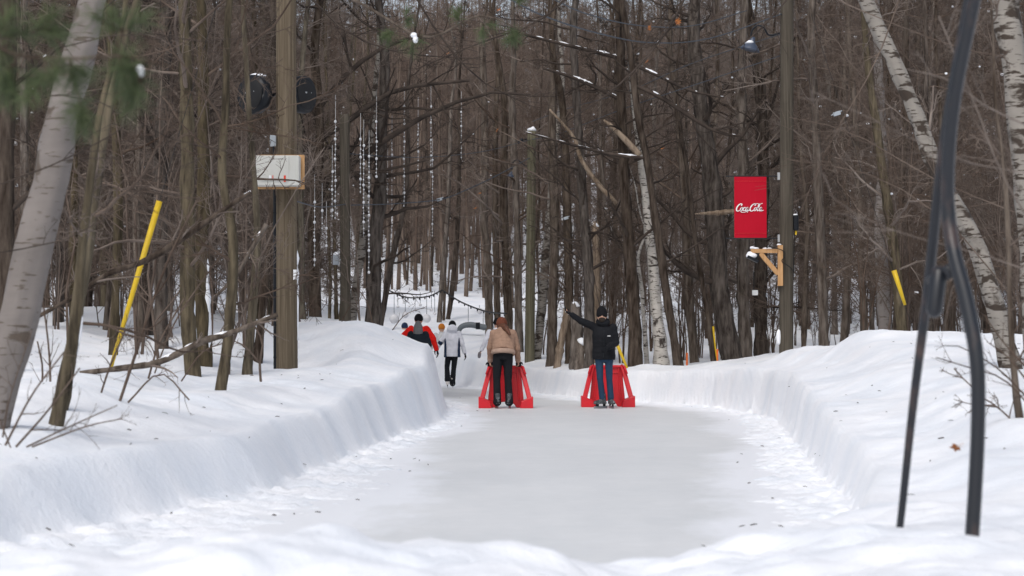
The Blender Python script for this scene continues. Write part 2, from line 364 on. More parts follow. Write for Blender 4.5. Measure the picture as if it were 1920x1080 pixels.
def basez(x, y):
    x = np.asarray(x, float); y = np.asarray(y, float); sh = x.shape; xf, yf = x.ravel(), y.ravel(); out = np.empty(xf.shape)
    for a in range(0, len(xf), 60000):
        X, Y = xf[a:a + 60000, None], yf[a:a + 60000, None]
        ww = 1 / ((X - CTRL[:, 0]) ** 2 + (.32 * (Y - CTRL[:, 1])) ** 2 + .05) ** 2
        out[a:a + 60000] = (ww * CTRL[:, 2]).sum(1) / ww.sum(1)
    out = out.reshape(sh)
    hill = np.interp(y, HY, HZ) + .025 * np.abs(x) * sstep(60, 140, y) + fbm(x, y, .06, 3, 3) * 1.6 * sstep(50, 90, y)
    t = sstep(42, 58, y + .35 * np.clip(np.abs(x) - 6, 0, 40))
    return out * (1 - t) + np.maximum(hill, out * .6) * t
def gz(x, y, detail=True):
    x = np.asarray(x, float); y = np.asarray(y, float)
    s = sdf(x, y); b = basez(x, y)
    near = 1 - sstep(70, 120, y)
    wig = fbm(x, y, .7, 2, 7) * .07 + fbm(x, y, 2.2, 1, 8) * .02
    left = sstep(.5, -.5, x); front = sstep(9.6, 8.6, y)
    wid = .20 + .20 * left + .15 * front
    rise = sstep(0, 1, (s + wig) / wid)
    top = b * (.86 + .14 * sstep(0, 1, (s - wid) / .9))
    z = top * rise + (-.05) * (1 - rise)
    # loose crumbs of snow along the foot
    right = sstep(.2, 1.5, x) * sstep(9, 12, y)
    nl = left * (.05 + 1.25 * sstep(23, 11, y))
    cr = sstep(-.65 - .45 * right - nl, -.02, s + fbm(x, y, 1.0, 2, 9) * .22) * (.066 + .055 * np.clip(fbm(x, y, 7, 4, 12, .8), -.6, 1)) + (s > -1.5) * fbm(x, y, 11, 2, 15) * .018 
    z = np.maximum(z, -.05 + cr)
    out = sstep(0, .4, s)
    if detail:
        z = z + near * sstep(0, 1.5, s) * (fbm(x, y, .5, 2, 20) * .12) + near * sstep(wid, wid * 2, s) * fbm(x, y, 2.6, 2, 24, .6) * .035
        z = z + near * sstep(wid, wid * 2, s) * (1 - out * .6) * (fbm(x, y, 3.5, 2, 30, .6) * .03)
        lumpy = sstep(11, 8, y) * out
        z = z + lumpy * (fbm(x, y, 1.5, 4, 40, .6) * .12 + np.maximum(0, fbm(x, y, 5, 2, 44)) * .035)
        ledge = sstep(.0, .12, s) * sstep(wid * 2.2, wid * .8, s)
        z = z + near * ledge * (np.clip(fbm(x, y, 1.2, 2, 50, .6), -.2, .5) * .05)
    return z
def G(x, y): return float(gz(np.array([x]), np.array([y]))[0])

def axis(segs):
    out = []
    for a, b, s0, s1 in segs:
        p = a; sgn = 1 if b > a else -1
        while (b - p) * sgn > 1e-6:
            t = (p - a) / (b - a); out.append(p); p += sgn * (s0 + (s1 - s0) * t)
    return out
xs = np.array(sorted(set(np.round(axis([(-5, 6.2, .05, .05), (6.2, 14, .1, .5), (14, 60, .6, 4), (60, 420, 5, 20), (-5, -14, .08, .5), (-14, -60, .6, 4), (-60, -420, 5, 20)]), 4))))
ys = np.array(sorted(set(np.round(axis([(5, 11, .035, .05), (11, 45, .055, .08), (45, 75, .15, .5), (75, 260, .8, 3), (260, 700, 4, 20), (5, -6, .06, .4), (-6, -120, .6, 12)]), 4))))
X, Y = np.meshgrid(xs, ys); Z = gz(X, Y)
ny, nx = X.shape; idx = np.arange(nx * ny).reshape(ny, nx)
Q = np.stack([idx[:-1, :-1], idx[:-1, 1:], idx[1:, 1:], idx[1:, :-1]], -1).reshape(-1, 4)
tag(link('ground', mk_mesh('ground', np.stack([X, Y, Z], -1).reshape(-1, 3), Q), M['snow']), 'deep snow ground with ploughed banks and the wooded hillside', kind='structure')
xi = np.arange(-16, 5.5, .12); yi = np.r_[np.arange(7, 46, .14), np.arange(46, 70, .5)]; IX, IY = np.meshgrid(xi, yi); ny, nx = IX.shape; idx = np.arange(nx * ny).reshape(ny, nx)
ime = mk_mesh('ice_path', np.stack([IX, IY, IX * 0], -1).reshape(-1, 3), np.stack([idx[:-1, :-1], idx[:-1, 1:], idx[1:, 1:], idx[1:, :-1]], -1).reshape(-1, 4))
sI = sdf(IX, IY); nlI = sstep(.5, -.5, IX) * (.05 + 1.25 * sstep(23, 11, IY)) + .4 * sstep(.2, 1.5, IX)
fr = sstep(-.9, -.1, sI + nlI * .75 + fbm(IX, IY, .8, 3, 70) * .5); at = ime.attributes.new('frost', 'FLOAT', 'POINT'); at.data.foreach_set('value', fr.ravel().astype(np.float32))
tag(link('ice_path', ime, M['ice']), 'grey frozen skating trail between the snow banks', kind='structure')

# ------------------------------------------------------------------ trees
def grow(C, R, nper, t0, t1, lr, ang, npts, up, wob, rr, g, rmin=.003, absl=None):
    Pn, n, _ = C.shape; L = np.linalg.norm(np.diff(C, axis=1), axis=2).sum(1)
    idx = np.repeat(np.arange(Pn), nper); m = len(idx); t = g.uniform(t0, t1, m) * (n - 1); i = np.minimum(t.astype(int), n - 2); u = (t - i)[:, None]
    A, B = C[idx, i], C[idx, i + 1]; s = A * (1 - u) + B * u; T = B - A; T /= np.linalg.norm(T, axis=1, keepdims=True) + 1e-9
    r = (R[idx, i] * (1 - u[:, 0]) + R[idx, i + 1] * u[:, 0])
    rv = g.normal(size=(m, 3)); pr = rv - T * (rv * T).sum(1, keepdims=True); pr /= np.linalg.norm(pr, axis=1, keepdims=True) + 1e-9
    a = np.radians(g.uniform(ang[0], ang[1], m))[:, None]; D = np.cos(a) * T + np.sin(a) * pr
    base = L[idx] if absl is None else np.full(m, absl)
    ln = base * g.uniform(lr[0], lr[1], m) * (1 - .45 * t / (n - 1)); pts = [s]; step = (ln / (npts - 1))[:, None]
    for k in range(npts - 1):
        D = D + g.normal(size=(m, 3)) * wob + np.array([0, 0, up]); D /= np.linalg.norm(D, axis=1, keepdims=True)
        pts.append(pts[-1] + D * step)
    C2 = np.stack(pts, 1); r0 = np.maximum(r * g.uniform(rr * .7, rr * 1.1, m), rmin)
    R2 = r0[:, None] * np.linspace(1, .3, npts)[None]; R2 = np.maximum(R2, rmin * .6)
    return C2, R2

def trunk_mesh(name, pts, k=12, seed=0, flare=True):
    """pts rows x y z r"""
    g = np.random.default_rng(seed); pts = np.array(pts, float); L = np.linalg.norm(pts[-1, :3] - pts[0, :3])
    q = resample(pts, max(14, int(L / .22)))
    q[:, 0] += g.normal(size=len(q)).cumsum() * .0; r = q[:, 3] * (1 + .05 * g.normal(size=len(q)))
    if flare:
        h = q[:, 2] - q[0, 2]; r = r * (1 + .45 * np.exp(-h / .35))
    V, Qd = tubes(q[None, :, :3], r[None], k)
    c = np.repeat(q[:, :3], k, 0); V = c + (V - c) * (1 + .09 * g.normal(size=(len(V), 1)))
    return mk_mesh(name, V, Qd)

def crown_mesh(name, lvls):
    parts = []
    for C, R, k in lvls: parts.append(tubes(C, R, k))
    V, Qd = merge(parts); return mk_mesh(name, V, Qd)

def make_levels(pts, g, n1=16, len1=3.0, t0=.15, t1=.98, n2=6, n3=5, n4=3, droop=.02, up1=.05, ang1=(50, 85), rr1=.35, dense_limbs=None, fat=1.6):
    q = resample(pts, 24); C, R = q[None, :, :3], q[None, :, 3]
    C1, R1 = grow(C, R, n1, t0, t1, (.5, 1.25), ang1, 8, up1, .16, rr1, g, .008, absl=len1)
    if dense_limbs is not None:
        for lp in dense_limbs:
            l = resample(lp, 8); C1 = np.concatenate([C1, l[None, :, :3]]); R1 = np.concatenate([R1, l[None, :, 3]])
    C2, R2 = grow(C1, R1, n2, .12, 1, (.25, .6), (30, 70), 6, .03, .2, .55, g, .005)
    C3, R3 = grow(C2, R2, n3, .1, 1, (.3, .65), (25, 65), 4, .02, .2, .6, g, .0035 * fat)
    lv = [(C1, R1, 5), (C2, R2, 4), (C3, R3, 3)]
    if n4:
        C4, R4 = grow(C3, R3, n4, .1, 1, (.35, .8), (25, 60), 3, .02, .15, .7, g, .0026 * fat); lv.append((C4, R4, 3))
    return lv

def snow_clumps(levels, g, n, size=(.03, .08)):
    C1 = levels[0][0]; b = MB()
    for _ in range(n):
        i = g.integers(len(C1)); j = g.integers(1, 7); p = C1[i, j]; s = g.uniform(*size)
        b.ell(p + np.array([0, 0, s * .3]), (s * g.uniform(.8, 1.4), s, s * .7), 7, 5)
    return b

def snow_on(C, R, g, cover=.6):
    """a broken ridge of snow lying along the top of a limb"""
    b = MB(); q = resample(np.c_[C, R], 40); runs = g.random(40) < cover; i = 0
    while i < 39:
        if runs[i]:
            j = i + 1
            while j < 39 and (runs[j] or g.random() < .5): j += 1
            seg = q[i:j + 1]
            if len(seg) >= 2:
                m = len(seg); rr = seg[:, 3] * g.uniform(.45, .85) * g.uniform(.7, 1.2, m) * np.sin(np.linspace(.25, math.pi - .25, m)) ** .5 + .002
                c = seg[:, :3].copy(); c[:, 2] += seg[:, 3] * .55; b.tube(c, rr, 6)
            i = j + 1
        else: i += 1
    return b

# ---- shared forest trees
VAR = []
for v in range(13):
    slim = v > 8
    g = np.random.default_rng(200 + v); H = g.uniform(12.5, 16.5); r0 = g.uniform(.045, .09) if not slim else g.uniform(.05, .09); n = 9
    zz = np.linspace(-.4, H, n); lean = g.normal(size=2) * .25; wob = g.normal(size=(n, 2)).cumsum(0) * .09
    pts = np.c_[lean[0] * (np.maximum(zz, 0) / H) ** 1.3 * 2 + wob[:, 0], lean[1] * zz / H * 2 + wob[:, 1], zz, np.interp(zz, [-.4, 1, H], [r0 * 1.1, r0, r0 * .18])]
    pts[:, :2] -= pts[0, :2]
    lv = make_levels(pts, g, n1=46, len1=g.uniform(1.8, 3.0), t0=.07, n2=7, n3=6, n4=3, rr1=.26) if not slim else make_levels(pts, g, n1=24, len1=1.6, t0=.28, n2=5, n3=4, n4=2, rr1=.24)
    VAR.append((trunk_mesh('trunk', pts, 10, v), crown_mesh('crown', lv), snow_clumps(lv, g, 6, (.02, .05)).build('snow', M['snow']), r0))
for tm, cm, so_, r0 in VAR:
    tm.materials.append(M['bark']); cm.materials.append(M['twig']); me = so_.data; bpy.data.objects.remove(so_)
    me.polygons.foreach_set('use_smooth', np.ones(len(me.polygons), dtype=bool)); tm['snow_mesh'] = me.name
def place_tree(x, y, v, sc, rz, label, group, name='bare_tree', matk=None):
    tm, cm, _, r0 = VAR[v]
    t = thing(name, label, 'tree', (x, y, G(x, y)), group, rz); t.scale = (sc, sc, sc)
    a = link('trunk', tm, None, t)
    if matk: a.material_slots[0].link = 'OBJECT'; a.material_slots[0].material = M[matk]
    link('crown', cm, None, t); link('snow', bpy.data.meshes[tm['snow_mesh']], None, t)
    return t

def px_of(x, y): return 960 + F * x / y
g = np.random.default_rng(77); placed = []
LAB = {'left': ('bare brown tree in the dense woods left of the ice trail', 'bare trees in the left woods'),
       'right': ('bare grey-brown tree in the woods right of the ice trail', 'bare trees in the right woods'),
       'back': ('slender bare tree on the snowy hillside beyond the bend of the trail', 'bare trees on the hillside')}
tries = 0; counts = {'left': 0, 'right': 0, 'back': 0}; LIM = {'left': 95, 'right': 85, 'back': 105}
while tries < 60000 and sum(counts.values()) < 285:
    tries += 1
    y = g.uniform(24, 150) if g.random() < .6 else g.uniform(26, 75)
    x = g.uniform(-.30, .30) * y; px = px_of(x, y)
    zone = 'left' if (px < 690 and y < 90) else 'right' if (px > 1010 and y < 90) else 'back'
    if counts[zone] >= LIM[zone]: continue
    if sdf(np.array([x]), np.array([y]))[0] < 1.0: continue
    if zone == 'left' and (y < 30 or (y < 38 and px > 420)): continue
    if zone == 'right' and (y < 53 and px < 1500): continue
    if zone == 'right' and (y < 34 or (y < 46 and px < 1610)): continue
    if 715 < px < 915 and y < 88: continue
    if zone == 'back' and y < 66: continue
    md = .9 if y < 70 else 1.3
    if any((x - a) ** 2 + (y - b_) ** 2 < md * md for a, b_ in placed): continue
    placed.append((x, y)); counts[zone] += 1; lab, gr = LAB[zone]
    place_tree(x, y, int(g.integers(9)) if zone != 'back' or not 680 < px < 960 else 9 + int(g.integers(4)), g.uniform(.75, 1.3) if zone != 'back' else g.uniform(.6, 1.1), g.uniform(0, 6.28), lab, gr,
               matk='bark_moss' if zone == 'left' and g.random() < .6 else 'bark_dark' if g.random() < .25 else None)

# ---- the far wood that reads as one mass
LOW = []
for v in range(7):
    g2 = np.random.default_rng(400 + v); H = g2.uniform(12, 17); r0 = g2.uniform(.08, .15)
    zz = np.linspace(-.6, H, 6); wob = g2.normal(size=(6, 2)).cumsum(0) * .15
    pts = np.c_[wob, zz, np.interp(zz, [-.6, 1, H], [r0 * 1.2, r0, r0 * .2])]
    C, R = pts[None, :, :3], pts[None, :, 3]
    C1, R1 = grow(C, R, 34, .15, 1, (.5, 1.2), (40, 80), 4, .08, .18, .3, g2, .02, absl=2.4)
    C2, R2 = grow(C1, R1, 6, .1, 1, (.3, .7), (25, 65), 3, .05, .2, .6, g2, .014)
    C3, R3 = grow(C2, R2, 4, .1, 1, (.4, .9), (25, 65), 2, .02, .2, .8, g2, .010)
    LOW.append((tubes(C, R, 6), merge([tubes(C1, R1, 3), tubes(C2, R2, 3), tubes(C3, R3, 3)])))
tr, cr = [], []; g = np.random.default_rng(5)
for i in range(2060):
    y = 105 + 190 * g.random() ** .8; x = g.uniform(-.31, .31) * y; slim = i >= 1700
    if slim: y = 92 + 110 * g.random(); x = g.uniform(-.078, -.004) * y
    if not slim and 690 < px_of(x, y) < 930 and g.random() < (.35 if y < 125 else .0): continue
    a = g.uniform(0, 6.28); sc = g.uniform(.7, 1.15); c, s = math.cos(a) * sc, math.sin(a) * sc
    Mx = np.array([[c, -s, 0], [s, c, 0], [0, 0, sc]]); off = np.array([x, y, float(basez(np.array([x]), np.array([y]))[0])])
    (tv, tq), (cv, cq) = LOW[int(g.integers(len(LOW)))]
    tr.append((((tv * [.62, .62, 1]) if slim else tv) @ Mx.T + off, tq))
    if not slim or i % 4 == 0: cr.append((cv @ Mx.T + off, cq))
wood = thing('far_woods', 'mass of far bare trees covering the snowy hillside at the back', 'woods'); wood['kind'] = 'stuff'
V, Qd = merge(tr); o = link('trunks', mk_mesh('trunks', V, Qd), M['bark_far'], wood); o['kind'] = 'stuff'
V, Qd = merge(cr); o = link('crowns', mk_mesh('crowns', V, Qd), M['twig_hazed'], wood); o['kind'] = 'stuff'
del tr, cr, V, Qd

# ---- trees the photograph shows singly
def px_trunk(pl, d, up=None, sink=.35, top_h=12.5, seed=0, lean_keep=.35):
    """pl rows (px, py, width px) listed from the base up; returns x y z r rows down to the ground and up past the frame"""
    rows = [];
    for q in pl:
        dd = q[3] if len(q) > 3 else d
        rows.append(np.r_[P(q[0], q[1], dd), q[2] / F * dd / 2])
    rows = np.array(rows); b0 = rows[0]; gzz = G(b0[0], b0[1])
    if b0[2] > gzz - .1:
        dirn = (rows[1] - rows[0])[:3]; dirn /= abs(dirn[2]) + 1e-6; k = b0[2] - (gzz - sink)
        low = np.r_[b0[:3] - dirn * k, b0[3] * 1.03]; rows = np.vstack([low, rows])
    if top_h and rows[-1, 2] < top_h:
        t = rows[-1]; dirn = (rows[-1] - rows[-2])[:3]; dirn /= abs(dirn[2]) + 1e-6; n = 4; k = (top_h - t[2]) / n
        g = np.random.default_rng(seed); cur = t.copy()
        for i in range(n):
            cur = cur.copy(); cur[:3] += np.array([dirn[0] * lean_keep, dirn[1] * lean_keep, 1]) * k + np.r_[g.normal(size=2) * .12, 0]
            cur[3] = t[3] * (1 - .8 * (i + 1) / n); rows = np.vstack([rows, cur])
    return rows

def limb_px(pl, d):
    out = []
    for q in pl:
        dd = q[3] if len(q) > 3 else d
        out.append(np.r_[P(q[0], q[1], dd), q[2] / F * dd / 2])
    return smoothline(np.array(out), max(10, len(out) * 4))

def hero(pl, d, label, name='bare_tree', mk='bark', n1=14, len1=2.0, t0=.12, n2=5, n3=5, n4=3, seed=0, top_h=12.5, limbs=(), snow_limbs=(), group=None, k=14, patches=(), side_snow=(), lean_keep=.35, cat='tree', flare=True):
    rows = px_trunk(pl, d, top_h=top_h, seed=seed, lean_keep=lean_keep); g = np.random.default_rng(900 + seed)
    base = rows[0, :3].copy(); rows[:, :3] -= base
    t = thing(name, label, cat, tuple(base), group)
    r2 = smoothline(rows, 40) if len(rows) > 2 else rows
    tm = trunk_mesh('trunk', r2, k, seed, flare); link('trunk', tm, M[mk], t)
    L = [limb_px(l, d) for l in limbs] + [limb_px(l, d) for l in snow_limbs]
    for l in L: l[:, :3] -= base
    if n1 or L:
        lv = make_levels(r2, g, n1=max(n1, 1), len1=len1, t0=t0, n2=n2, n3=n3, n4=n4, dense_limbs=L or None, fat=.9 if d < 18 else 1.2 if d < 30 else 1.7)
        link('crown', crown_mesh('crown', lv), M['twig'] if mk != 'bark_dark' and not (limbs or snow_limbs) else M['twig_dark'], t)
    sn = MB()
    for l in L[len(limbs):]:
        s = snow_on(l[:, :3], l[:, 3], g, .42); sn.add(s.v, s.f)
    for (z0, z1, ang, wd) in side_snow:      # snow plastered on one side of the bark, world heights above base
        q = resample(r2, 120); sel = q[(q[:, 2] > z0) & (q[:, 2] < z1)]
        if len(sel) > 2:
            m = len(sel); off = np.array([math.cos(ang), math.sin(ang), 0]); c = sel[:, :3] + off * sel[:, 3:4] * (1.0 - .25)
            jit = g.normal(size=m) * .25; rr = np.clip(sel[:, 3] * wd * (1 + jit) * np.sin(np.linspace(.15, math.pi - .05, m)) ** .6, .004, 1)
            sn.tube(c, rr, 7)
    if sn.v: sn.build('snow', M['snow'], t, smooth=True)
    return t

hero([(-18, 790, 66), (5, 700, 66), (35, 600, 74), (60, 480, 74), (97, 330, 62), (118, 200, 58), (150, 100, 54), (178, -20, 50)], 13,
     'thick leaning pale grey trunk at the far left edge of the photo', mk='beech', n1=8, len1=1.6, t0=.3, seed=1, k=20, lean_keep=.9, side_snow=((1.0, 1.15, -.6, .25),))
hero([(105, 797, 24), (130, 680, 25), (145, 590, 22), (152, 480, 17), (170, 330, 15), (190, 200, 12), (235, 20, 10)], 14,
     'thin curved sapling trunk rising nearest the snow bank at left', mk='bark_moss', n1=10, len1=1.0, seed=2, top_h=7, side_snow=((.7, 1.25, 0, .35),))
hero([(128, 690, 20), (155, 520, 22), (172, 400, 22), (195, 250, 18), (228, 90, 14), (260, -10, 12)], 15,
     'brown leaning trunk just behind the curved sapling at left', mk='bark_moss', n1=10, len1=1.2, seed=3, top_h=8, side_snow=((.5, 1.0, 0, .3),))
hero([(362, 695, 24), (352, 600, 27), (352, 400, 26), (350, 200, 24), (345, 0, 22)], 24,
     'mossy upright trunk with snow stuck in its bark, left of the twin trunk', mk='bark_moss', n1=16, len1=2.2, seed=4, side_snow=((.5, 1.6, .2, .35), (.3, 1.2, -.5, .2)))
hero([(380, 640, 28), (378, 500, 26), (382, 300, 23), (380, 100, 20), (377, 0, 18)], 25.5,
     'mossy trunk plastered with streaks of snow down its right side', mk='bark_moss', n1=16, len1=2.2, seed=5, side_snow=((.2, 1.9, -.2, .5), (.3, 1.2, -1.0, .3)))
hero([(413, 733, 19), (428, 640, 18), (435, 540, 18), (436, 430, 17), (415, 330, 16), (423, 200, 15), (430, 0, 13)], 20,
     'slim crooked trunk standing alone left of the near utility pole', mk='bark_moss', n1=12, len1=1.4, seed=6, top_h=9, side_snow=((.35, .8, 0, .4),),)
hero([(466, 670, 17), (474, 570, 16), (482, 470, 14), (480, 380, 12), (470, 250, 10), (455, 0, 8)], 25,
     'slim leaning trunk whose foot is just left of the near utility pole', mk='bark_moss', n1=10, len1=1.4, seed=7, top_h=9)
hero([(486, 640, 15), (498, 520, 14), (510, 400, 11), (505, 250, 8)], 29.5, 'dark leaning stem half behind the near utility pole', mk='bark_dark', n1=8, len1=1.4, seed=8, top_h=8)
hero([(302, 625, 24), (300, 400, 26), (306, 200, 24), (310, 0, 22)], 30, 'dark upright trunk behind the left yellow guard', mk='bark_dark', n1=16, len1=2.2, seed=9)
hero([(12, 520, 34), (10, 300, 34), (15, 0, 30)], 19, 'rough dark trunk behind the leaning pale trunk at the left edge', mk='bark_dark', n1=12, len1=1.6, seed=10)
hero([(215, 600, 16), (222, 400, 18), (215, 200, 16), (205, 0, 14)], 26, 'brown trunk between the curved sapling and the left yellow guard', mk='bark_moss', n1=12, len1=1.6, seed=11, side_snow=((.6, 1.3, .2, .4),))
hero([(262, 590, 14), (255, 380, 14), (262, 200, 13), (258, 0, 12)], 31, 'narrow trunk close behind the tip of the left yellow guard', mk='bark', n1=12, len1=1.8, seed=12)
hero([(592, 600, 20), (588, 420, 20), (600, 250, 18), (590, 100, 16)], 40, 'straight trunk just right of the near utility pole', mk='bark', n1=14, len1=2.2, seed=13,
     limbs=([(587, 403, 16), (620, 330, 15), (697, 284, 13), (757, 238, 11), (835, 201, 8), (908, 174, 6), (995, 178, 4)], [(560, 284, 14), (651, 229, 12), (743, 169, 9), (880, 151, 5)],
            [(590, 470, 12), (612, 380, 11), (650, 330, 9), (720, 320, 6), (800, 300, 4)], [(592, 210, 12), (660, 130, 10), (740, 80, 7), (840, 60, 4)]))
hero([(661, 598, 15), (670, 520, 15), (682, 440, 14), (690, 330, 12), (700, 200, 10)], 42, 'leaning white birch left of the group in the distance', mk='birch_old', name='birch_tree', n1=8, len1=1.8, seed=14, cat='birch')
hero([(702, 610, 30), (700, 465, 27), (711, 383, 24), (716, 250, 20), (722, 100, 18)], 41, 'thick dark trunk at the left side of the open hillside', mk='bark_dark', n1=18, len1=2.5, seed=15)
hero([(722, 560, 11), (736, 480, 11), (755, 400, 10), (765, 300, 8)], 50, 'curved dark stem right of the thick dark trunk by the clearing', mk='bark_dark', n1=10, len1=1.8, seed=16)
hero([(822, 622, 8), (829, 526, 8), (841, 363, 7), (846, 200, 6)], 62, 'thin brown trunk above the rust knit hat in the clearing', mk='bark', n1=14, len1=1.8, seed=17)
hero([(832, 606, 5), (836, 480, 5), (842, 380, 5)], 63, 'very thin stem beside the thin brown trunk in the clearing', mk='bark', n1=10, len1=1.4, seed=18)
hero([(839, 604, 8), (848, 540, 9), (858, 420, 8), (862, 250, 7)], 64, 'leaning dark trunk rising behind the white hooded skater', mk='bark_dark', n1=14, len1=1.8, seed=19)
hero([(918, 620, 15), (914, 485, 15), (907, 403, 14), (910, 281, 13), (905, 100, 11)], 58, 'straight trunk at the right side of the open hillside', mk='bark', n1=16, len1=2.2, seed=20)
hero([(934, 640, 13), (931, 520, 12), (928, 380, 11), (930, 200, 9)], 56, 'trunk standing right behind the white coated skater by the tan jacket', mk='bark', n1=16, len1=2.2, seed=21)
hero([(955, 650, 17), (950, 520, 16), (944, 400, 15), (946, 200, 12)], 54, 'rough brown trunk behind the woman in the tan jacket', mk='bark', n1=18, len1=2.4, seed=22)
hero([(973, 665, 15), (971, 520, 14), (968, 380, 13), (960, 200, 12)], 53, 'trunk close beside the left of the middle greenish pole', mk='bark', n1=14, len1=2.2, seed=23)
hero([(1008, 655, 17), (1019, 537, 17), (1024, 470, 15), (1031, 400, 13), (1040, 280, 10)], 50, 'pale birch right beside the middle greenish pole', mk='birch_old', name='birch_tree', n1=8, len1=1.8, seed=24, cat='birch')
hero([(1035, 675, 19), (1036, 560, 18), (1040, 420, 17), (1035, 250, 15)], 47, 'brown trunk between the pale birch and the leaning snowy log', mk='bark', n1=16, len1=2.2, seed=25)
hero([(1068, 670, 16), (1066, 520, 16), (1062, 350, 15), (1055, 200, 13)], 47, 'trunk behind the snow capped snag', mk='bark', n1=16, len1=2.2, seed=26)
hero([(1104, 688, 19), (1105, 560, 19), (1102, 490, 18), (1091, 344, 16), (1082, 200, 15), (1075, 50, 13)], 43.5, 'tall dark trunk rising just left of the man in black', mk='bark_dark', n1=16, len1=2.4, seed=27, side_snow=((.2, .9, -2.6, .3),))
hero([(1192, 703, 24), (1188, 585, 23), (1178, 440, 20), (1168, 296, 18), (1164, 150, 16), (1160, 0, 14)], 41.8, 'dark mossy trunk rising right of the man in black', mk='bark_dark', n1=18, len1=2.4, seed=28,
     snow_limbs=([(1160, 185, 8), (1110, 160, 8), (1060, 140, 7), (1018, 128, 5)], [(1166, 110, 9), (1120, 98, 8), (1065, 85, 7), (982, 64, 5)]), side_snow=((.25, .75, -2.2, .35),))
hero([(1241, 692, 24), (1238, 640, 23), (1231, 585, 21), (1224, 489, 19), (1212, 383, 16), (1202, 296, 13), (1192, 229, 10), (1181, 110, 9), (1165, 0, 8)], 42,
     'bright white slender birch leaning left, rising past the frame', mk='birch', name='birch_tree', n1=7, len1=1.5, t0=.3, seed=29, k=18, cat='birch')
hero([(1214, 698, 8), (1207, 600, 8), (1203, 540, 7), (1196, 480, 5)], 42.4, 'very thin white birch stem between two larger trunks', mk='birch', name='birch_tree', n1=4, len1=.8, seed=30, top_h=5, cat='birch')
hero([(1272, 684, 16), (1255, 585, 16), (1241, 489, 15), (1226, 392, 14), (1212, 296, 13), (1197, 224, 13), (1182, 100, 12), (1165, 0, 11)], 41,
     'dark leaning trunk crossing close to the bright white birch', mk='bark_dark', n1=14, len1=2.2, seed=31,
     snow_limbs=([(1212, 296, 7), (1150, 290, 7), (1087, 275, 6), (986, 248, 3)], [(1190, 160, 8), (1240, 183, 9), (1308, 228, 8), (1345, 248, 6), (1392, 256, 4)], [(1180, 118, 8), (1230, 140, 7), (1294, 170, 6), (1358, 183, 4)]))
hero([(1372, 672, 38), (1352, 560, 36), (1343, 440, 34), (1332, 320, 32), (1314, 200, 28), (1300, 60, 24)], 45, 'thickest dark trunk standing left of the red banner', mk='bark_dark', n1=22, len1=2.8, seed=32, side_snow=((3.4, 3.9, 3.0, .2), (4.4, 5.0, 3.1, .2)))
hero([(1398, 655, 22), (1392, 520, 22), (1396, 400, 21), (1390, 200, 18)], 47, 'gnarled trunk rising under the red banner', mk='bark', n1=16, len1=2.4, seed=33, side_snow=((.8, 2.0, 2.8, .35),))
hero([(1428, 655, 24), (1425, 520, 24), (1432, 300, 21), (1420, 120, 19), (1400, 0, 17)], 48, 'knotty trunk with snow on its side beside the weathered pole', mk='bark_dark', n1=18, len1=2.6, seed=34, side_snow=((1.2, 2.1, .2, .4),))
hero([(1302, 672, 16), (1292, 560, 16), (1286, 400, 15), (1270, 200, 13)], 46, 'upright trunk between the white birch and the thickest dark trunk', mk='bark', n1=16, len1=2.4, seed=35)
hero([(1337, 670, 10), (1322, 560, 10), (1305, 460, 9), (1290, 330, 8)], 43, 'thin leaning dark stem crossing left of the thickest dark trunk', mk='bark_dark', n1=10, len1=1.6, seed=36, top_h=9)
hero([(1545, 640, 18), (1538, 450, 18), (1530, 250, 16), (1520, 50, 14)], 40, 'brown trunk first to the right of the weathered pole', mk='bark', n1=18, len1=2.4, seed=37)
hero([(1583, 640, 14), (1590, 450, 14), (1582, 250, 13), (1590, 50, 11)], 44, 'second trunk to the right of the weathered pole', mk='bark', n1=16, len1=2.4, seed=38)
hero([(1693, 640, 20), (1680, 500, 20), (1663, 375, 18), (1645, 250, 15), (1625, 100, 12)], 34, 'leaning mossy trunk behind the right yellow guard', mk='bark_moss', n1=16, len1=2.2, seed=39)
hero([(1661, 635, 26), (1656, 540, 24), (1650, 420, 22), (1655, 300, 19)], 38, 'old peeling birch left of the right yellow guard', mk='beech', name='birch_tree', n1=12, len1=2, seed=40, cat='birch')
hero([(1895, 690, 34), (1862, 560, 34), (1835, 470, 33), (1808, 415, 31), (1770, 345, 30), (1742, 285, 30), (1720, 220, 30), (1695, 160, 28), (1668, 98, 28), (1645, 50, 28), (1618, -10, 26)], 21,
     'large white birch leaning left with black scars, behind the steel stand', mk='birch_old', name='birch_tree', n1=12, len1=1.8, t0=.2, seed=41, k=22, top_h=9, lean_keep=.8, cat='birch')
hero([(1945, 600, 50), (1935, 420, 50), (1921, 300, 48), (1908, 175, 47), (1895, 75, 48), (1884, -20, 48)], 17.5, 'thick pale birch cut by the right edge of the photo', mk='birch_old', name='birch_tree', n1=8, len1=1.5, t0=.3, seed=42, k=22, cat='birch')
hero([(1913, 790, 13), (1900, 690, 12), (1893, 560, 11), (1890, 420, 10), (1880, 300, 8), (1865, 180, 6)], 13.4, 'thin grey sapling at the right edge in front of the birches', mk='bark', n1=12, len1=.9, t0=.05, seed=43, top_h=4.5)

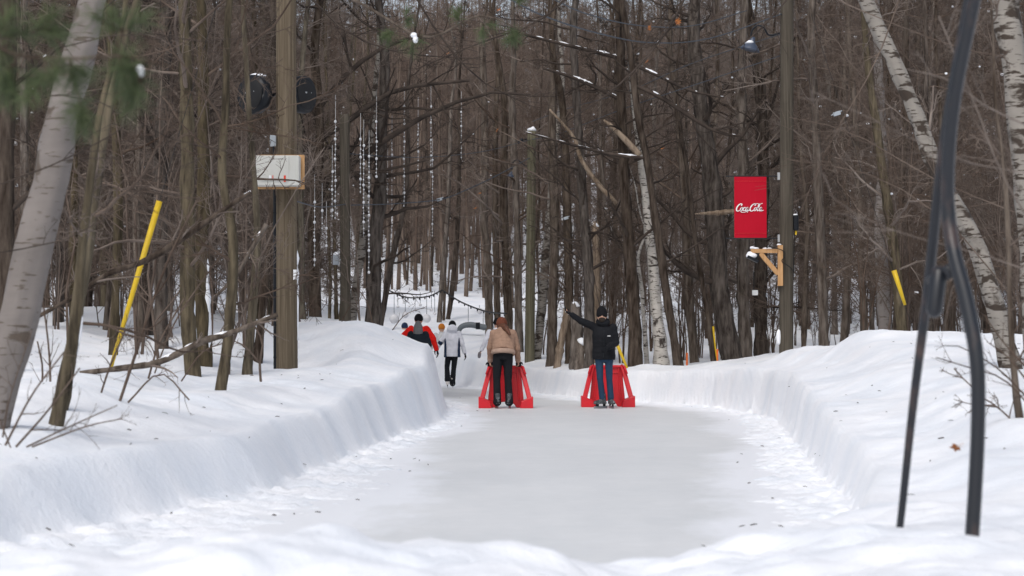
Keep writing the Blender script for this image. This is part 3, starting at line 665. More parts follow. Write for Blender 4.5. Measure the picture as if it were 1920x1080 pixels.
# snags, stumps and fallen wood
def snag(pl, d, label, name, mk='deadwood', cap_r=0, seed=0, cap_dx=0):
    rows = px_trunk(pl, d, top_h=None); base = rows[0, :3].copy(); rows[:, :3] -= base
    t = thing(name, label, 'stump' if name == 'tree_stump' else 'snag', tuple(base))
    q = resample(smoothline(rows, 20), 20); g = np.random.default_rng(seed)
    V, Qd = tubes(q[None, :, :3], q[None, :, 3] * (1 + .08 * g.normal(size=(1, len(q)))), 14)
    V[-14:, 2] += g.uniform(-.05, .16, 14); V += g.normal(size=V.shape) * .008
    b = MB(); b.add(V, Qd); n = len(V); b.add([V[-14:].mean(0) - np.array([0, 0, .1])], []); b.f += [(n - 14 + i, n - 14 + (i + 1) % 14, n) for i in range(14)]
    b.build('trunk', M[mk], t, smooth=True)
    if cap_r:
        e = q[-1]; b = MB(); b.ell(e[:3] + np.array([cap_dx, 0, cap_r * .55]), (cap_r, cap_r, cap_r * .8), 14, 10); b.ell(e[:3] + np.array([cap_dx + .3 * cap_r, 0, cap_r * .2]), (cap_r * 1.05, cap_r * .9, cap_r * .5), 12, 8)
        b.build('snow', M['snow'], t, remesh=.012, sm=3)
    return t
snag([(1089, 692, 27), (1090, 665, 26), (1091, 648, 26)], 43.6, 'short cut stump topped with snow left of the man in black', 'tree_stump', 'bark', .13, 1)
snag([(1079, 675, 22), (1082, 620, 22), (1078, 575, 18)], 44, 'broken grey snag with a round ball of snow on top', 'broken_snag', 'bark', .085, 2)
snag([(1047, 672, 14), (1055, 625, 14), (1063, 590, 12)], 46, 'short leaning broken log crusted with snow under the pointing hand', 'broken_snag', 'deadwood', .07, 3)
snag([(1118, 680, 13), (1119, 560, 14), (1118, 480, 14), (1116, 425, 12)], 47, 'pale split snag rising behind the man in black', 'broken_snag', 'deadwood', .07, 4)
# pale broken horizontal limb left of the banner
l = limb_px([(1376, 396, 9), (1350, 399, 10), (1325, 400, 6), (1302, 401, 2)], 44.5)
b = MB(); b.tube(l[:, :3], l[:, 3] * (1 + .15 * np.sin(np.arange(len(l)) * 2.3)), 8); o = b.build('broken_branch', M['deadwood'], smooth=True)
tag(o, 'pale splintered branch jutting out left of the red banner', 'branch')
l = limb_px([(1156, 382, 9), (1122, 345, 9), (1090, 300, 8), (1078, 262, 7), (1055, 232, 5), (1030, 205, 4)], 43)
b = MB(); b.tube(l[:, :3], l[:, 3], 8); tag(b.build('broken_branch', M['deadwood'], smooth=True), 'long pale dead branch curving down left of the dark mossy trunk', 'branch')
l = limb_px([(1200, 292, 13), (1180, 270, 12), (1150, 240, 9), (1132, 225, 4)], 41.5)
b = MB(); b.tube(l[:, :3], l[:, 3], 8); tag(b.build('broken_branch', M['deadwood'], smooth=True), 'torn orange-brown branch stub leaning on the white birch top', 'branch')

def fallen(pl, d, label, seed, mk='bark', snow=.35, n2=7):
    g = np.random.default_rng(seed); l = limb_px(pl, d); base = l[0, :3].copy(); l[:, :3] -= base
    t = thing('fallen_branch', label, 'branch', tuple(base))
    b = MB(); b.tube(l[:, :3], l[:, 3] * (1 + .1 * g.normal(size=len(l))), 8); b.build('limb', M[mk], t, smooth=True)
    C, R = l[None, :, :3], l[None, :, 3]
    C2, R2 = grow(C, R, n2, .1, .95, (.12, .3), (30, 70), 5, .02, .15, .5, g, .004); C3, R3 = grow(C2, R2, 4, .2, 1, (.3, .6), (25, 60), 4, .02, .15, .6, g, .003)
    link('twigs', crown_mesh('twigs', [(C2, R2, 4), (C3, R3, 3)]), M['twig'], t)
    s = snow_on(l[:, :3], l[:, 3], g, snow)
    if s.v: s.build('snow', M['snow'], t, smooth=True)
fallen([(150, 700, 9), (230, 690, 11), (300, 678, 12), (380, 640, 13), (430, 625, 11), (520, 590, 8)], 19, 'long dark fallen branch lying low across the snow at left', 1)
fallen([(60, 600, 8), (140, 555, 9), (200, 515, 10), (270, 490, 12), (330, 455, 13), (410, 400, 10), (470, 360, 7)], 18.5, 'dark broken branch hanging across the left yellow guard', 2, 'bark_dark', .15)
fallen([(500, 1015 - 600 + 5, 9), (470, 470, 8), (440, 520, 7), (400, 560, 6)], 22, 'slanting dead branch between the near pole and the crooked trunk', 3, 'bark', .1)

# ---- saplings, brush and shrubs
SH = []
for v in range(6):
    g = np.random.default_rng(600 + v); ns = 3 if v < 4 else 1; P0 = []
    for i in range(ns):
        h = g.uniform(2.2, 4.2); zz = np.linspace(-.2, h, 7); d = g.normal(size=2) * .5
        P0.append(np.c_[d[0] * (np.maximum(zz,0) / h) ** 1.5 + g.normal(size=7) * .03, d[1] * (np.maximum(zz,0) / h) ** 1.5 + g.normal(size=7) * .03, zz])
    C = np.array(P0); R = np.repeat(np.linspace(.016, .004, 7)[None], ns, 0)
    C1, R1 = grow(C, R, 9, .15, 1, (.2, .45), (30, 65), 5, .05, .15, .6, g, .004); C2, R2 = grow(C1, R1, 6, .1, 1, (.3, .6), (25, 60), 4, .02, .15, .6, g, .003); C3, R3 = grow(C2, R2, 3, .1, 1, (.3, .7), (25, 60), 3, 0, .15, .7, g, .0025)
    me = crown_mesh('brush', [(C, R, 5), (C1, R1, 4), (C2, R2, 3), (C3, R3, 3)]); me.materials.append(M['twig']); SH.append(me)
def sapling(x, y, v, sc, rz, label, group=None, tilt=0):
    o = link('sapling', SH[v]); o.location = (x, y, G(x, y)); o.scale = (sc,) * 3; o.rotation_euler = (tilt, 0, rz); return tag(o, label, 'sapling', group)
g = np.random.default_rng(31); n = 0
while n < 290:
    y = g.uniform(22, 60) if n % 3 else g.uniform(40, 90); x = g.uniform(-.29, .29) * y; px = px_of(x, y)
    if sdf(np.array([x]), np.array([y]))[0] < 1.2: continue
    if px < 700: 
        if y < 23: continue
        lab, gr = 'thin bare sapling in the brush left of the ice trail', 'saplings in the left woods'
        if 480 < px and y < 36: continue
    elif px > 1010:
        if y < 46 and px < 1590 or y < 33: continue
        lab, gr = 'thin bare sapling in the brush right of the ice trail', 'saplings in the right woods'
    else:
        if y < 75 or g.random() < .6: continue
        lab, gr = 'thin bare sapling on the open slope beyond the trail', 'saplings on the slope'
    sapling(x, y, int(g.integers(6)), g.uniform(.7, 1.5), g.uniform(0, 6), lab, gr); n += 1

def stems(name, label, cat, lst, d, mk='twig', seed=0, n2=5, snow=0):
    """low shrub: each stem a px polyline with width"""
    g = np.random.default_rng(seed); L = []
    for pl in lst: L.append(resample(limb_px(pl, d), 8))
    L = np.array(L); base = L[0, 0, :3].copy(); L[:, :, :3] -= base; C, R = L[..., :3], L[..., 3]
    lv = [(C, R, 5)]
    if n2:
        C2, R2 = grow(C, R, n2, .2, 1, (.2, .5), (25, 60), 5, .03, .15, .6, g, .0022); C3, R3 = grow(C2, R2, 2, .2, 1, (.3, .6), (25, 60), 4, 0, .12, .7, g, .0018); lv += [(C2, R2, 4), (C3, R3, 3)]
    o = link(name, crown_mesh(name, lv), M[mk]); o.location = tuple(base); tag(o, label, cat); return o
stems('shrub', 'bare twiggy shrub at the snow bank edge at far left', 'shrub', [[(10, 835, 5), (60, 740, 4), (120, 660, 3)], [(30, 838, 5), (90, 770, 4), (150, 690, 3)], [(5, 820, 4), (20, 740, 3), (60, 620, 2)], [(50, 838, 4), (130, 800, 3), (220, 760, 2)], [(60, 838, 4), (160, 800, 3), (230, 785, 2)], [(20, 840, 3), (-10, 760, 3), (-20, 700, 2)]], 11.6, seed=1)
stems('shrub', 'bare shrub stems just right of the curved sapling', 'shrub', [[(68, 785, 4), (80, 700, 4), (70, 640, 3)], [(95, 755, 5), (92, 660, 4), (80, 560, 3)], [(180, 768, 4), (205, 690, 4), (235, 620, 3)], [(222, 760, 6), (262, 640, 6), (310, 500, 5), (372, 370, 3)], [(240, 755, 4), (300, 700, 3), (355, 750, 3)]], 16, seed=2)
stems('shrub', 'pair of bare stems left of the crooked trunk', 'shrub', [[(278, 710, 4), (300, 640, 4), (345, 560, 3)], [(290, 700, 3), (330, 600, 3), (420, 470, 2)], [(340, 715, 3), (380, 660, 3), (430, 640, 2)]], 20, seed=3)
stems('shrub', 'small bent bare stem in the snow before the near utility pole', 'shrub', [[(489, 716, 5), (487, 680, 5), (492, 640, 4), (470, 600, 3)], [(487, 680, 4), (460, 650, 3), (440, 640, 2)]], 21, seed=4)
stems('shrub', 'sparse bare shrub poking from the snow at the right edge', 'shrub', [[(1930, 760, 4), (1880, 710, 3), (1820, 690, 2.5), (1755, 670, 2)], [(1925, 745, 4), (1870, 690, 3), (1800, 650, 2), (1770, 648, 1.5)], [(1930, 720, 4), (1890, 670, 3), (1850, 640, 2)], [(1925, 690, 5), (1880, 640, 3), (1845, 590, 2)]], 12, seed=5)
stems('shrub', 'tiny twigs poking from the top of the left snow mound', 'shrub', [[(700, 615, 2.5), (690, 570, 2), (670, 540, 1)], [(560, 600, 2), (590, 560, 2), (600, 520, 1)], [(640, 605, 2), (655, 575, 1.5)], [(735, 620, 2), (760, 590, 1.5), (800, 575, 1)]], 34, seed=6)
stems('overhanging_branch', 'pale blurred twigs reaching in from the right edge near the steel stand', 'branch', [[(1960, 460, 3.5), (1880, 330, 3.1), (1830, 200, 2.8), (1760, 30, 2.8)], [(1960, 250, 3.5), (1850, 200, 2.8), (1780, 150, 2.1), (1700, 130, 1.4)], [(1960, 520, 2.8), (1850, 480, 2.1), (1700, 440, 1.8), (1600, 400, 1.4), (1560, 370, 1)], [(1960, 330, 2.8), (1800, 300, 2.1), (1650, 230, 1.8), (1520, 170, 1.4)]], 9.5, seed=7, n2=8)
stems('overhanging_branch', 'long thin brown branches reaching in from the upper left corner', 'branch', [[(-40, 60, 3.3), (100, 90, 2.8), (250, 60, 2.2), (420, 80, 1.7), (520, 30, 1.1)], [(-40, 360, 3.3), (120, 300, 2.8), (260, 220, 2.2), (360, 120, 1.7)], [(-40, 480, 2.8), (150, 440, 2.2), (300, 330, 1.7), (480, 260, 1.1)], [(-40, 200, 2.8), (150, 180, 2.2), (320, 260, 1.7), (470, 290, 1.1)]], 12.5, mk='twig_dark', seed=8, n2=10)
stems('overhanging_branch', 'long thin bare branches hanging over the trail at the top centre', 'branch', [[(760, -40, 4.5), (820, 60, 3.8), (900, 150, 3), (1000, 200, 1.5)], [(1100, -40, 4.5), (1010, 40, 3.8), (900, 80, 3), (780, 130, 1.5)], [(560, -30, 4.5), (650, 60, 3.8), (760, 100, 3), (900, 110, 1.5)], [(1300, -40, 4.5), (1250, 60, 3.8), (1160, 160, 3), (1060, 230, 1.5)], [(1500, -30, 3.8), (1420, 60, 3), (1330, 120, 2.2), (1230, 140, 1.5)]], 27, mk='twig_dark', seed=9, n2=16)
stems('overhanging_branch', 'thin arching bare branches in front of the woods above the right bank', 'branch', [[(1960, 120, 3), (1800, 90, 2.4), (1640, 30, 1.8), (1500, -30, 1.8)], [(1900, 560, 3), (1780, 420, 2.4), (1640, 330, 1.8), (1480, 300, 1.2)], [(1960, 420, 3), (1760, 340, 2.4), (1600, 250, 1.8), (1480, 220, 1.2)], [(1700, -40, 3), (1640, 120, 2.4), (1560, 260, 1.8), (1500, 400, 1.2)]], 19, seed=10, n2=12)

# ---- pine sprays
def pine(pl, d, label, sprigs, seed, nl=.09, snow=()):
    g = np.random.default_rng(seed); l = limb_px(pl, d); base = l[0, :3].copy()
    t = thing('pine_branch', label, 'pine branch', tuple(base))
    b = MB(); b.tube(l[:, :3] - base, l[:, 3], 6); Cs, Rs = [], []
    for (px, py, L, dd) in sprigs:
        c = P(px, py, dd) - base; near = l[np.argmin(np.linalg.norm(l[:, :3] - base - c, axis=1)), :3] - base
        b.tube(np.array([near, (near + c) / 2 + [0, 0, -.02], c]), [.005, .004, .003], 5)
        ax = c - near; ax = ax / (np.linalg.norm(ax) + 1e-6)
        for _ in range(3):
            dr = ax + g.normal(size=3) * .7; dr /= np.linalg.norm(dr); e = c + dr * L; b.tube([c, e], [.003, .0015], 4)
            m = 55; tt = g.uniform(.1, 1, m)[:, None]; s = c + (e - c) * tt; nd = dr * .8 + g.normal(size=(m, 3)) * .6; nd /= np.linalg.norm(nd, axis=1, keepdims=True)
            Cs.append(np.stack([s, s + nd * nl * .55 + [0, 0, -.002], s + nd * nl + [0, 0, -.01]], 1)); Rs.append(np.tile([.0013, .0011, .0005], (m, 1)))
    b.build('stem', M['bark'], t, smooth=True)
    link('needles', crown_mesh('needles', [(np.concatenate(Cs), np.concatenate(Rs), 3)]), M['needle'], t)
    if snow:
        s = MB()
        for px, py, r in snow: s.ell(P(px, py, d) - base, (r, r, r * .8), 10, 8); s.ell(P(px + 3, py + 8, d) - base, (r * .8, r, r * 1.1), 10, 8)
        s.build('snow', M['snow'], t, smooth=True)
pine([(-120, -30, 12), (0, 90, 9), (120, 110, 7), (230, 105, 5), (320, 125, 3)], 6.2, 'soft blurred green pine branch across the upper left with a snow clump', [(20, 120, .10, 6.2), (60, 60, .09, 6.3), (90, 140, .11, 6.2), (130, 120, .11, 6.1), (230, 60, .10, 6.3), (225, 110, .10, 6.2), (265, 150, .10, 6.2), (150, 190, .08, 6.3), (-10, 70, .1, 6.2)], 1, .085, ((262, 128, .012),))
pine([(560, -60, 8), (700, 20, 6), (800, 70, 5), (900, 30, 4), (985, 60, 2)], 17, 'thin green pine branch hanging at the top centre above the trail', [(740, 60, .10, 17), (770, 75, .10, 17), (860, 40, .10, 17), (905, 45, .12, 17), (955, 50, .14, 17), (970, 10, .13, 17), (975, 65, .12, 17), (760, 35, .08, 17)], 2, .09, ((776, 66, .03),))

# ---- dead leaves
def leaf(px, py, d, s, label, rx=0.3, rz=0, group='dead leaves clinging to twigs'):
    n = 9; b = MB(); pts = [(0, 0, 0)]
    for i in range(18):
        a = 2 * math.pi * i / 18; r = s * (1 if i % 2 == 0 else .55) * (1 + .25 * math.cos(a)); pts.append((r * math.cos(a), .25 * s * math.sin(3 * a), r * math.sin(a)))
    b.add(pts, [(0, i + 1, (i + 1) % 18 + 1) for i in range(18)]); b.tube([(0, 0, 0), (0, 0, s * 1.8)], [.002, .001], 4)
    o = b.build('dead_leaf', M['leaf']); o.location = tuple(P(px, py, d)); o.rotation_euler = (rx, .4, rz); m = o.modifiers.new('s', 'SOLIDIFY'); m.thickness = .001
    tag(o, label, 'leaf', group)
for i, (px, py, d, s) in enumerate([(1270, 40, 26, .05), (1217, 52, 26, .04), (932, 244, 34, .035), (1213, 115, 30, .035), (840, 100, 28, .03), (1243, 278, 32, .035), (892, 390, 36, .035), (900, 362, 36, .03), (935, 18, 27, .03)]):
    leaf(px, py, d, s, 'small orange dead leaf clinging among the bare twigs above the trail', .3 * i, .7 * i)
gp = P(1790, 838, 9.9); leaf(1790, 838, 9.9, .035, 'single curled brown dead leaf lying on the snow beside the steel stand', 1.2, .5, None)

# litter: bark bits and broken twigs lying on the snow
g = np.random.default_rng(8); m = MB(); k = 0
while k < 190:
    y = 11 + 41 * g.random() ** 1.6; x = g.uniform(-.27, .27) * y; sd = float(sdf(np.array([x]), np.array([y]))[0])
    if sd < -.9 and True: continue
    z = max(G(x, y), 0) + .004; a = g.uniform(0, 3.14); L = g.uniform(.01, .035) * (1 if g.random() < .9 or sd < 0 else 2.5); r = g.uniform(.0015, .004)
    p = np.array([x, y, z]); v = np.array([math.cos(a), math.sin(a), g.uniform(-.05, .25)]) * L; m.tube([p - v, p + [0, 0, .003], p + v * .8], [r, r * 1.3, r * .5], 4, cap=False); k += 1
tag(m.build('forest_litter', M['twig_dark']), 'scattered bark crumbs and broken twigs lying on the snow', kind='stuff')

# ------------------------------------------------------------------ utility poles and what hangs on them
def pole(name, px0, py0, px1, py1, w0, w1, d, mk, label, capsnow=False):
    a, b_ = P(px0, py0, d), P(px1, py1, d); r0, r1 = w0 / F * d / 2, w1 / F * d / 2
    dirn = (b_ - a) / (b_[2] - a[2]); base = a - dirn * (a[2] - (G(a[0], a[1]) - .4)); t = thing(name, label, 'pole', tuple(base))
    n = 24; pts = np.array([base + (b_ - base) * i / (n - 1) for i in range(n)]) - base; rr = np.linspace(r0, r1, n)
    m = MB(); m.tube(pts, rr, 24); m.build('post', M[mk], t, smooth=True)
    if capsnow:
        s = MB(); e = pts[-1]; s.ell(e + [0, 0, .03], (r1 * 1.1, r1 * 1.1, .06), 14, 8); s.ell(e + [.03, 0, .07], (.05, .05, .05), 8, 6); s.build('snow', M['snow'], t, smooth=True)
    return t, base
D1 = 28
t, base1 = pole('utility_pole', 538, 700, 536, -260, 41, 37, D1, 'pole', 'round brown wooden utility pole standing in the left snow bank')
# snow stuck on the right side of the pole and a small white tag
s = MB(); q = np.array([P(556.5 + (i % 2), 470 + i * 14, D1) - base1 for i in range(13)]); s.tube(q, [.012 + .02 * abs(math.sin(i * 1.7)) for i in range(13)], 6); s.build('snow', M['snow'], t, smooth=True)
m = MB(); c = P(553, 515, D1 - .17) - base1; m.box(c, (.045, .012, .14)); m.build('tag', M['white'], t)
m = MB(); m.tube([P(516.5, 355, D1 - .02), P(516.5, 500, D1 - .02), P(517, 700, D1 - .02) - [0, 0, .2]], .031, 10)
for py in (400, 470, 540, 610, 670): m.box(P(521, py, D1 - .02), (.12, .08, .02))
o = m.build('cable_conduit', M['black'], smooth=False); tag(o, 'black cable conduit running down the left side of the near utility pole', 'conduit')
def horn(px, py, d, w, h, label, rz, snow=True):
    c = P(px, py, d); t = thing('speaker', label, 'loudspeaker', tuple(c), 'loudspeakers on the near utility pole', rz)
    m = MB(); R = h / 2
    pts = [(0, -.11, 0), (0, -.12, 0), (0, -.06, 0), (0, .02, 0), (0, .09, 0), (0, .13, 0)]; m.loft([(p[0], p[1], p[2], R * k, R * k) for p, k in zip(pts, (.86, .97, 1.0, .96, .75, .35))], k=32); m.build('shell', M['black'], t, smooth=True)
    m = MB(); m.loft([(0, -.128, 0, R * .82, R * .82), (0, -.134, 0, R * .80, R * .80), (0, -.15, 0, R * .5, R * .5), (0, -.155, 0, R * .2, R * .2)], k=32); m.build('grille', M['black_matte'], t, smooth=True)
    m = MB(); m.box((.02, .17, 0), (.06, .14, .08)); m.bar((.02, .2, 0), (.2 if rz < 0 else -.2, .22, .02), .04, .04); m.build('bracket', M['black'], t)
    m = MB(); m.box((-R * .2, -.158, .02), (.035, .006, .02)); m.box((R * .3, -.15, .03), (.02, .006, .015)); m.build('badge', M['silver'], t)
    if snow:
        m = MB(); m.ell((0, 0, R * .97), (R * .42, .09, .035), 14, 8); m.ell((.05, .0, R * .93), (R * .4, .08, .03), 12, 8); m.build('snow', M['snow'], t, smooth=True)
horn(482, 178, D1 - .05, .4, .56, 'round black loudspeaker on the left side of the near utility pole, snow on top', rad(-38))
horn(561, 178, D1 + .25, .4, .54, 'round black loudspeaker half hidden behind the right side of the near pole', rad(62), False)
# grey receiver and white cabinet
c = P(512, 264, D1 - .12); t = thing('receiver_box', 'small grey antenna box above the white cabinet on the near pole', 'box', tuple(c))
m = MB(); m.box((0, 0, 0), (.085, .06, .16)); m.build('housing', M['grey'], t, bevel=.008); m = MB(); m.tube([(.01, 0, -.08), (.01, 0, -.2)], .014, 8); m.build('cable', M['black'], t)
c = P(522, 321, D1 - .33); t = thing('electrical_cabinet', 'white metal cabinet on a wooden backboard fixed to the near utility pole', 'cabinet', tuple(c))
m = MB(); m.box((0, 0, 0), (.60, .24, .42)); m.build('housing', M['white_box'], t, bevel=.01)
m = MB(); m.box((-.04, -.124, .02), (.40, .012, .34)); m.build('door', M['white_box'], t, bevel=.004)
m = MB(); m.box((.02, .135, .0), (.66, .025, .48)); m.build('backboard', M['lumber'], t)
m = MB(); m.box((.105, -.134, -.115), (.028, .004, .09)); m.box((-.06, -.134, -.10), (.012, .004, .06)); m.build('red_marks', M['red_mark'], t)
m = MB(); m.box((-.10, -.134, -.10), (.03, .004, .06)); m.build('sticker', M['white'], t)

D2 = 38
t, base2 = pole('utility_pole', 1474, 655, 1476, -200, 27, 24, D2, 'pole_grey', 'tall weathered wooden pole carrying the red banner at right')
m = MB(); m.box(P(1462, 528, D2 - .05) - base2, (.05, .01, .11)); m.build('tag', M['white'], t)
m = MB(); m.ell(P(1460, 632, D2 - .05) - base2, (.05, .03, .15)); m.build('snow', M['snow'], t, smooth=True)
# banner
bx0, bz1, bx1, bz0 = 1377, 331, 1437, 446; A = P(bx0, bz0, D2); B_ = P(bx1, bz1, D2); W_, H_ = B_[0] - A[0], B_[2] - A[2]
t = thing('banner', 'red vertical vinyl banner with white script lettering on the weathered pole', 'banner', tuple(A))
m = MB(); n = 12
pts = []
for j in range(n + 1):
    for i in range(7):
        u, v = i / 6, j / n; pts.append((u * W_, .012 * math.sin(u * 5 + v * 3) * math.sin(v * math.pi), v * H_))
m.add(pts, [(j * 7 + i, j * 7 + i + 1, (j + 1) * 7 + i + 1, (j + 1) * 7 + i) for j in range(n) for i in range(6)])
o = m.build('fabric', M['red_fabric'], t); md = o.modifiers.new('s', 'SOLIDIFY'); md.thickness = .006; md.offset = 0
for zf in (.075, .085 + .84): 
    m = MB(); m.box((W_ / 2, -.012 if zf < .5 else -.008, zf * H_), (W_ * .98, .004, .007)); m.build('hem', M['red_plastic'], t)
for z, x0 in ((H_ + .006, -.16), (-.008, -.16)):
    m = MB(); m.tube([(x0, .0, z), (P(1462, 331, D2)[0] - A[0], 0, z)], .011, 8); m.build('rod', M['black'], t)
    m = MB(); m.box((P(1461, 331, D2)[0] - A[0], 0, z), (.07, .05, .14)); m.build('clamp', M['silver'], t)
m = MB()
def stroke(mb, pts, wd, x0, y0, sx, sy, slant=.28, yoff=-.022):
    p = smoothline(np.array(pts, float), len(pts) * 6); p = np.c_[p[:, 0] + p[:, 1] * slant, p[:, 1]]
    T = np.gradient(p, axis=0); T /= np.linalg.norm(T, axis=1, keepdims=True) + 1e-9; N = np.c_[-T[:, 1], T[:, 0]]
    wv = wd * (.45 + .75 * np.abs(T[:, 1])); wv[0] *= .5; wv[-1] *= .4
    Lp = p + N * wv[:, None] / 2; Rp = p - N * wv[:, None] / 2; n = len(p); V = []
    for q in (Lp, Rp):
        for yy in (yoff, yoff + .003):
            V += [(x0 + a * sx, yy, y0 + b * sy) for a, b in q]
    Fc = []
    for i in range(n - 1): Fc += [(i, i + 1, 2 * n + i + 1, 2 * n + i), (n + i, 3 * n + i, 3 * n + i + 1, n + i + 1), (i, n + i, n + i + 1, i + 1), (2 * n + i, 2 * n + i + 1, 3 * n + i + 1, 3 * n + i)]
    mb.add(V, Fc)
def bigC(x): return [(x + .62, .78), (x + .66, .98), (x + .48, 1.08), (x + .2, .9), (x + .0, .5), (x + .04, .12), (x + .3, -.06), (x + .62, .1)]
def oo(x): return [(x + .22, .52), (x + .04, .38), (x + .02, .12), (x + .16, -.02), (x + .32, .12), (x + .34, .40), (x + .22, .54), (x + .36, .50), (x + .5, .5)]
def cc(x): return [(x + .34, .42), (x + .22, .54), (x + .05, .36), (x + .04, .1), (x + .2, -.02), (x + .4, .14)]
def aa(x, tail=.14): return [(x + .34, .46), (x + .2, .54), (x + .04, .34), (x + .06, .04), (x + .2, 0), (x + .34, .3), (x + .37, .5), (x + .35, .1), (x + .44, -.02), (x + .5 + tail, .12)]
for ptsx, wd in ((bigC(0), .17), (oo(.62), .12), (cc(1.06), .12), (aa(1.48), .12), ([(2.04, .36), (2.2, .38)], .10), (bigC(2.18), .17), (oo(2.82), .12),
                 ([(3.28, .2), (3.52, .7), (3.5, 1.06), (3.38, .9), (3.36, .2), (3.44, -.02), (3.58, .1)], .12), (aa(3.66, .2), .12),
                 ([(.62, .1), (.9, -.18), (1.3, -.24), (1.75, -.12), (1.95, -.24)], .13), ([(2.80, .96), (3.1, 1.12), (3.5, 1.0), (3.95, 1.16)], .12)):
    stroke(m, ptsx, wd, .03, .44 * H_, (W_ - .06) / 4.65, .125)
m.build('lettering', M['lettering'], t)
# wooden bracket with floodlight
c = P(1463, 536, D2 - .19); t = thing('wooden_bracket', 'new yellow timber bracket fixed to the weathered pole below the banner', 'bracket', tuple(c))
k = D2 / F
m = MB(); m.box((0, 0, 38 * k), (.095, .09, 76 * k)); m.build('post', M['lumber'], t, bevel=.004)
m = MB(); m.box((-30 * k, -.003, 65 * k), (50 * k, .08, .075)); m.build('arm', M['lumber'], t, bevel=.004)
m = MB(); m.bar((-38 * k, 0, 62 * k), (-4 * k, 0, 22 * k), .085, .07); m.build('brace', M['lumber'], t, bevel=.004)
s = MB(); s.ell((-52 * k, 0, 71 * k), (.05, .05, .03)); s.ell((-46 * k, 0, 70 * k), (.07, .045, .022)); s.ell((-24 * k, .02, 70 * k), (.09, .03, .02)); s.ell((-2 * k, 0, 77 * k), (.045, .045, .02)); s.build('snow', M['snow'], t, smooth=True)
m = MB(); m.tube(smoothline([P(1437, 465, D2 - .25), P(1445, 463, D2 - .27), P(1468, 470, D2 - .26), P(1472, 480, D2 - .2), P(1466, 490, D2 - .26), P(1480, 500, D2 - .2), P(1487, 508, D2 - .1)], 30), .009, 6)
tag(m.build('power_cable', M['cable_black'], smooth=True), 'thin black cable looping over the timber bracket', 'cable')
c = P(1411, 484, D2 - .2); t = thing('floodlight', 'black floodlight heaped with snow at the end of the timber bracket', 'floodlight', tuple(c))
R_ = np.array([[math.cos(.45), 0, math.sin(.45)], [0, 1, 0], [-math.sin(.45), 0, math.cos(.45)]])
m = MB(); m.box((0, 0, -.02), (.23, .20, .05), R_); m.bar((.06, 0, -.02), (.16, 0, .14), .03, .05); m.build('housing', M['black'], t, bevel=.008)
s = MB(); s.ell((-.02, 0, .045), (.11, .09, .06), 14, 10); s.ell((-.05, 0, .08), (.06, .07, .05), 12, 8); s.build('snow', M['snow'], t, remesh=.012, sm=3)
c = P(1389, 460, 44); s = MB(); s.ell((0, 0, 0), (.07, .06, .05)); s.ell((.02, 0, -.05), (.05, .05, .05)); 
c2 = P(1492, 418, D2 - .02); t = thing('outlet_box', 'black weatherproof power box on the right side of the weathered pole', 'power box', tuple(c2))
m = MB(); m.box((0, 0, 0), (.10, .12, .30)); m.build('housing', M['black'], t, bevel=.025)
m = MB(); m.box((.0, -.01, -.19), (.035, .03, .08)); m.build('plug', M['yellow'], t, bevel=.004); m = MB(); m.tube([(-.02, 0, -.14), (-.03, 0, -.4), (-.05, 0, -1.1)], .009, 6); m.build('cable', M['cable_black'], t)
s = MB(); s.ell((-.01, 0, .155), (.05, .05, .02)); s.build('snow', M['snow'], t, smooth=True)
c = P(1415, 549, 46.5); t = thing('junction_box', 'small pale green box on the gnarled trunk below the banner', 'box', tuple(c)); m = MB(); m.box((0, -.05, 0), (.13, .09, .12)); m.build('housing', M['white'], t, bevel=.008); m = MB(); m.tube([(-.02, 0, .05), (-.02, .02, .5)], .012, 6); m.build('cable', M['cable_black'], t)

D3 = 49.5
t, base3 = pole('utility_pole', 993, 682, 997, 246, 19, 16, D3, 'pole_green', 'greenish treated wooden pole with a snow cap in the middle distance', True)
D4 = 39
t, base4 = pole('utility_pole', 648, 602, 646, 215, 20, 19, D4, 'pole_grey', 'brown wooden pole behind the left snow mound, grey box beside it')
c = P(630, 487, D4 - .1); t = thing('junction_box', 'grey plastic box capped with snow left of the brown pole', 'box', tuple(c)); m = MB(); m.box((0, 0, 0), (.12, .08, .2)); m.build('housing', M['grey'], t, bevel=.01)
s = MB(); s.ell((0, 0, .11), (.055, .045, .045)); s.build('snow', M['snow'], t, smooth=True); m = MB(); m.bar((.05, .04, 0), (.13, .08, 0), .04, .03); m.build('bracket', M['silver'], t)

def gooseneck(px, py, d, r, armpl, label, mk='navy', snow=True):
    c = P(px, py, d); t = thing('pendant_lamp', label, 'lamp', tuple(c), 'gooseneck lamps over the trail')
    m = MB(); m.loft([(0, 0, -.0, r, r), (0, 0, .015, r * .97, r * .97), (0, 0, r * .45, r * .72, r * .72), (0, 0, r * .75, r * .38, r * .38), (0, 0, r * 1.05, r * .26, r * .26), (0, 0, r * 1.35, r * .22, r * .22)], k=24)
    o = m.build('lamp_shade', M[mk], t, smooth=True); o.rotation_euler = (0, rad(14), 0)
    a = np.array([P(x, y, d) for x, y in armpl]) - c; m = MB(); m.tube(smoothline(a, 24), .017, 8); m.build('arm', M['black'], t, smooth=True)
    if snow: s = MB(); s.ell((-.02, -.03, r * .75), (r * .5, r * .45, r * .22)); s.build('snow', M['snow'], t, smooth=True)
gooseneck(957, 331, D3, .095, [(960, 318), (960, 308), (968, 300), (978, 305), (985, 311), (991, 311)], 'small dark gooseneck lamp on the greenish middle pole', 'navy', False)
gooseneck(1406, 94, D2 - .1, .19, [(1408, 74), (1410, 58), (1420, 48), (1432, 52), (1442, 66), (1462, 62)], 'blue-grey gooseneck lamp with snow, high left of the weathered pole')

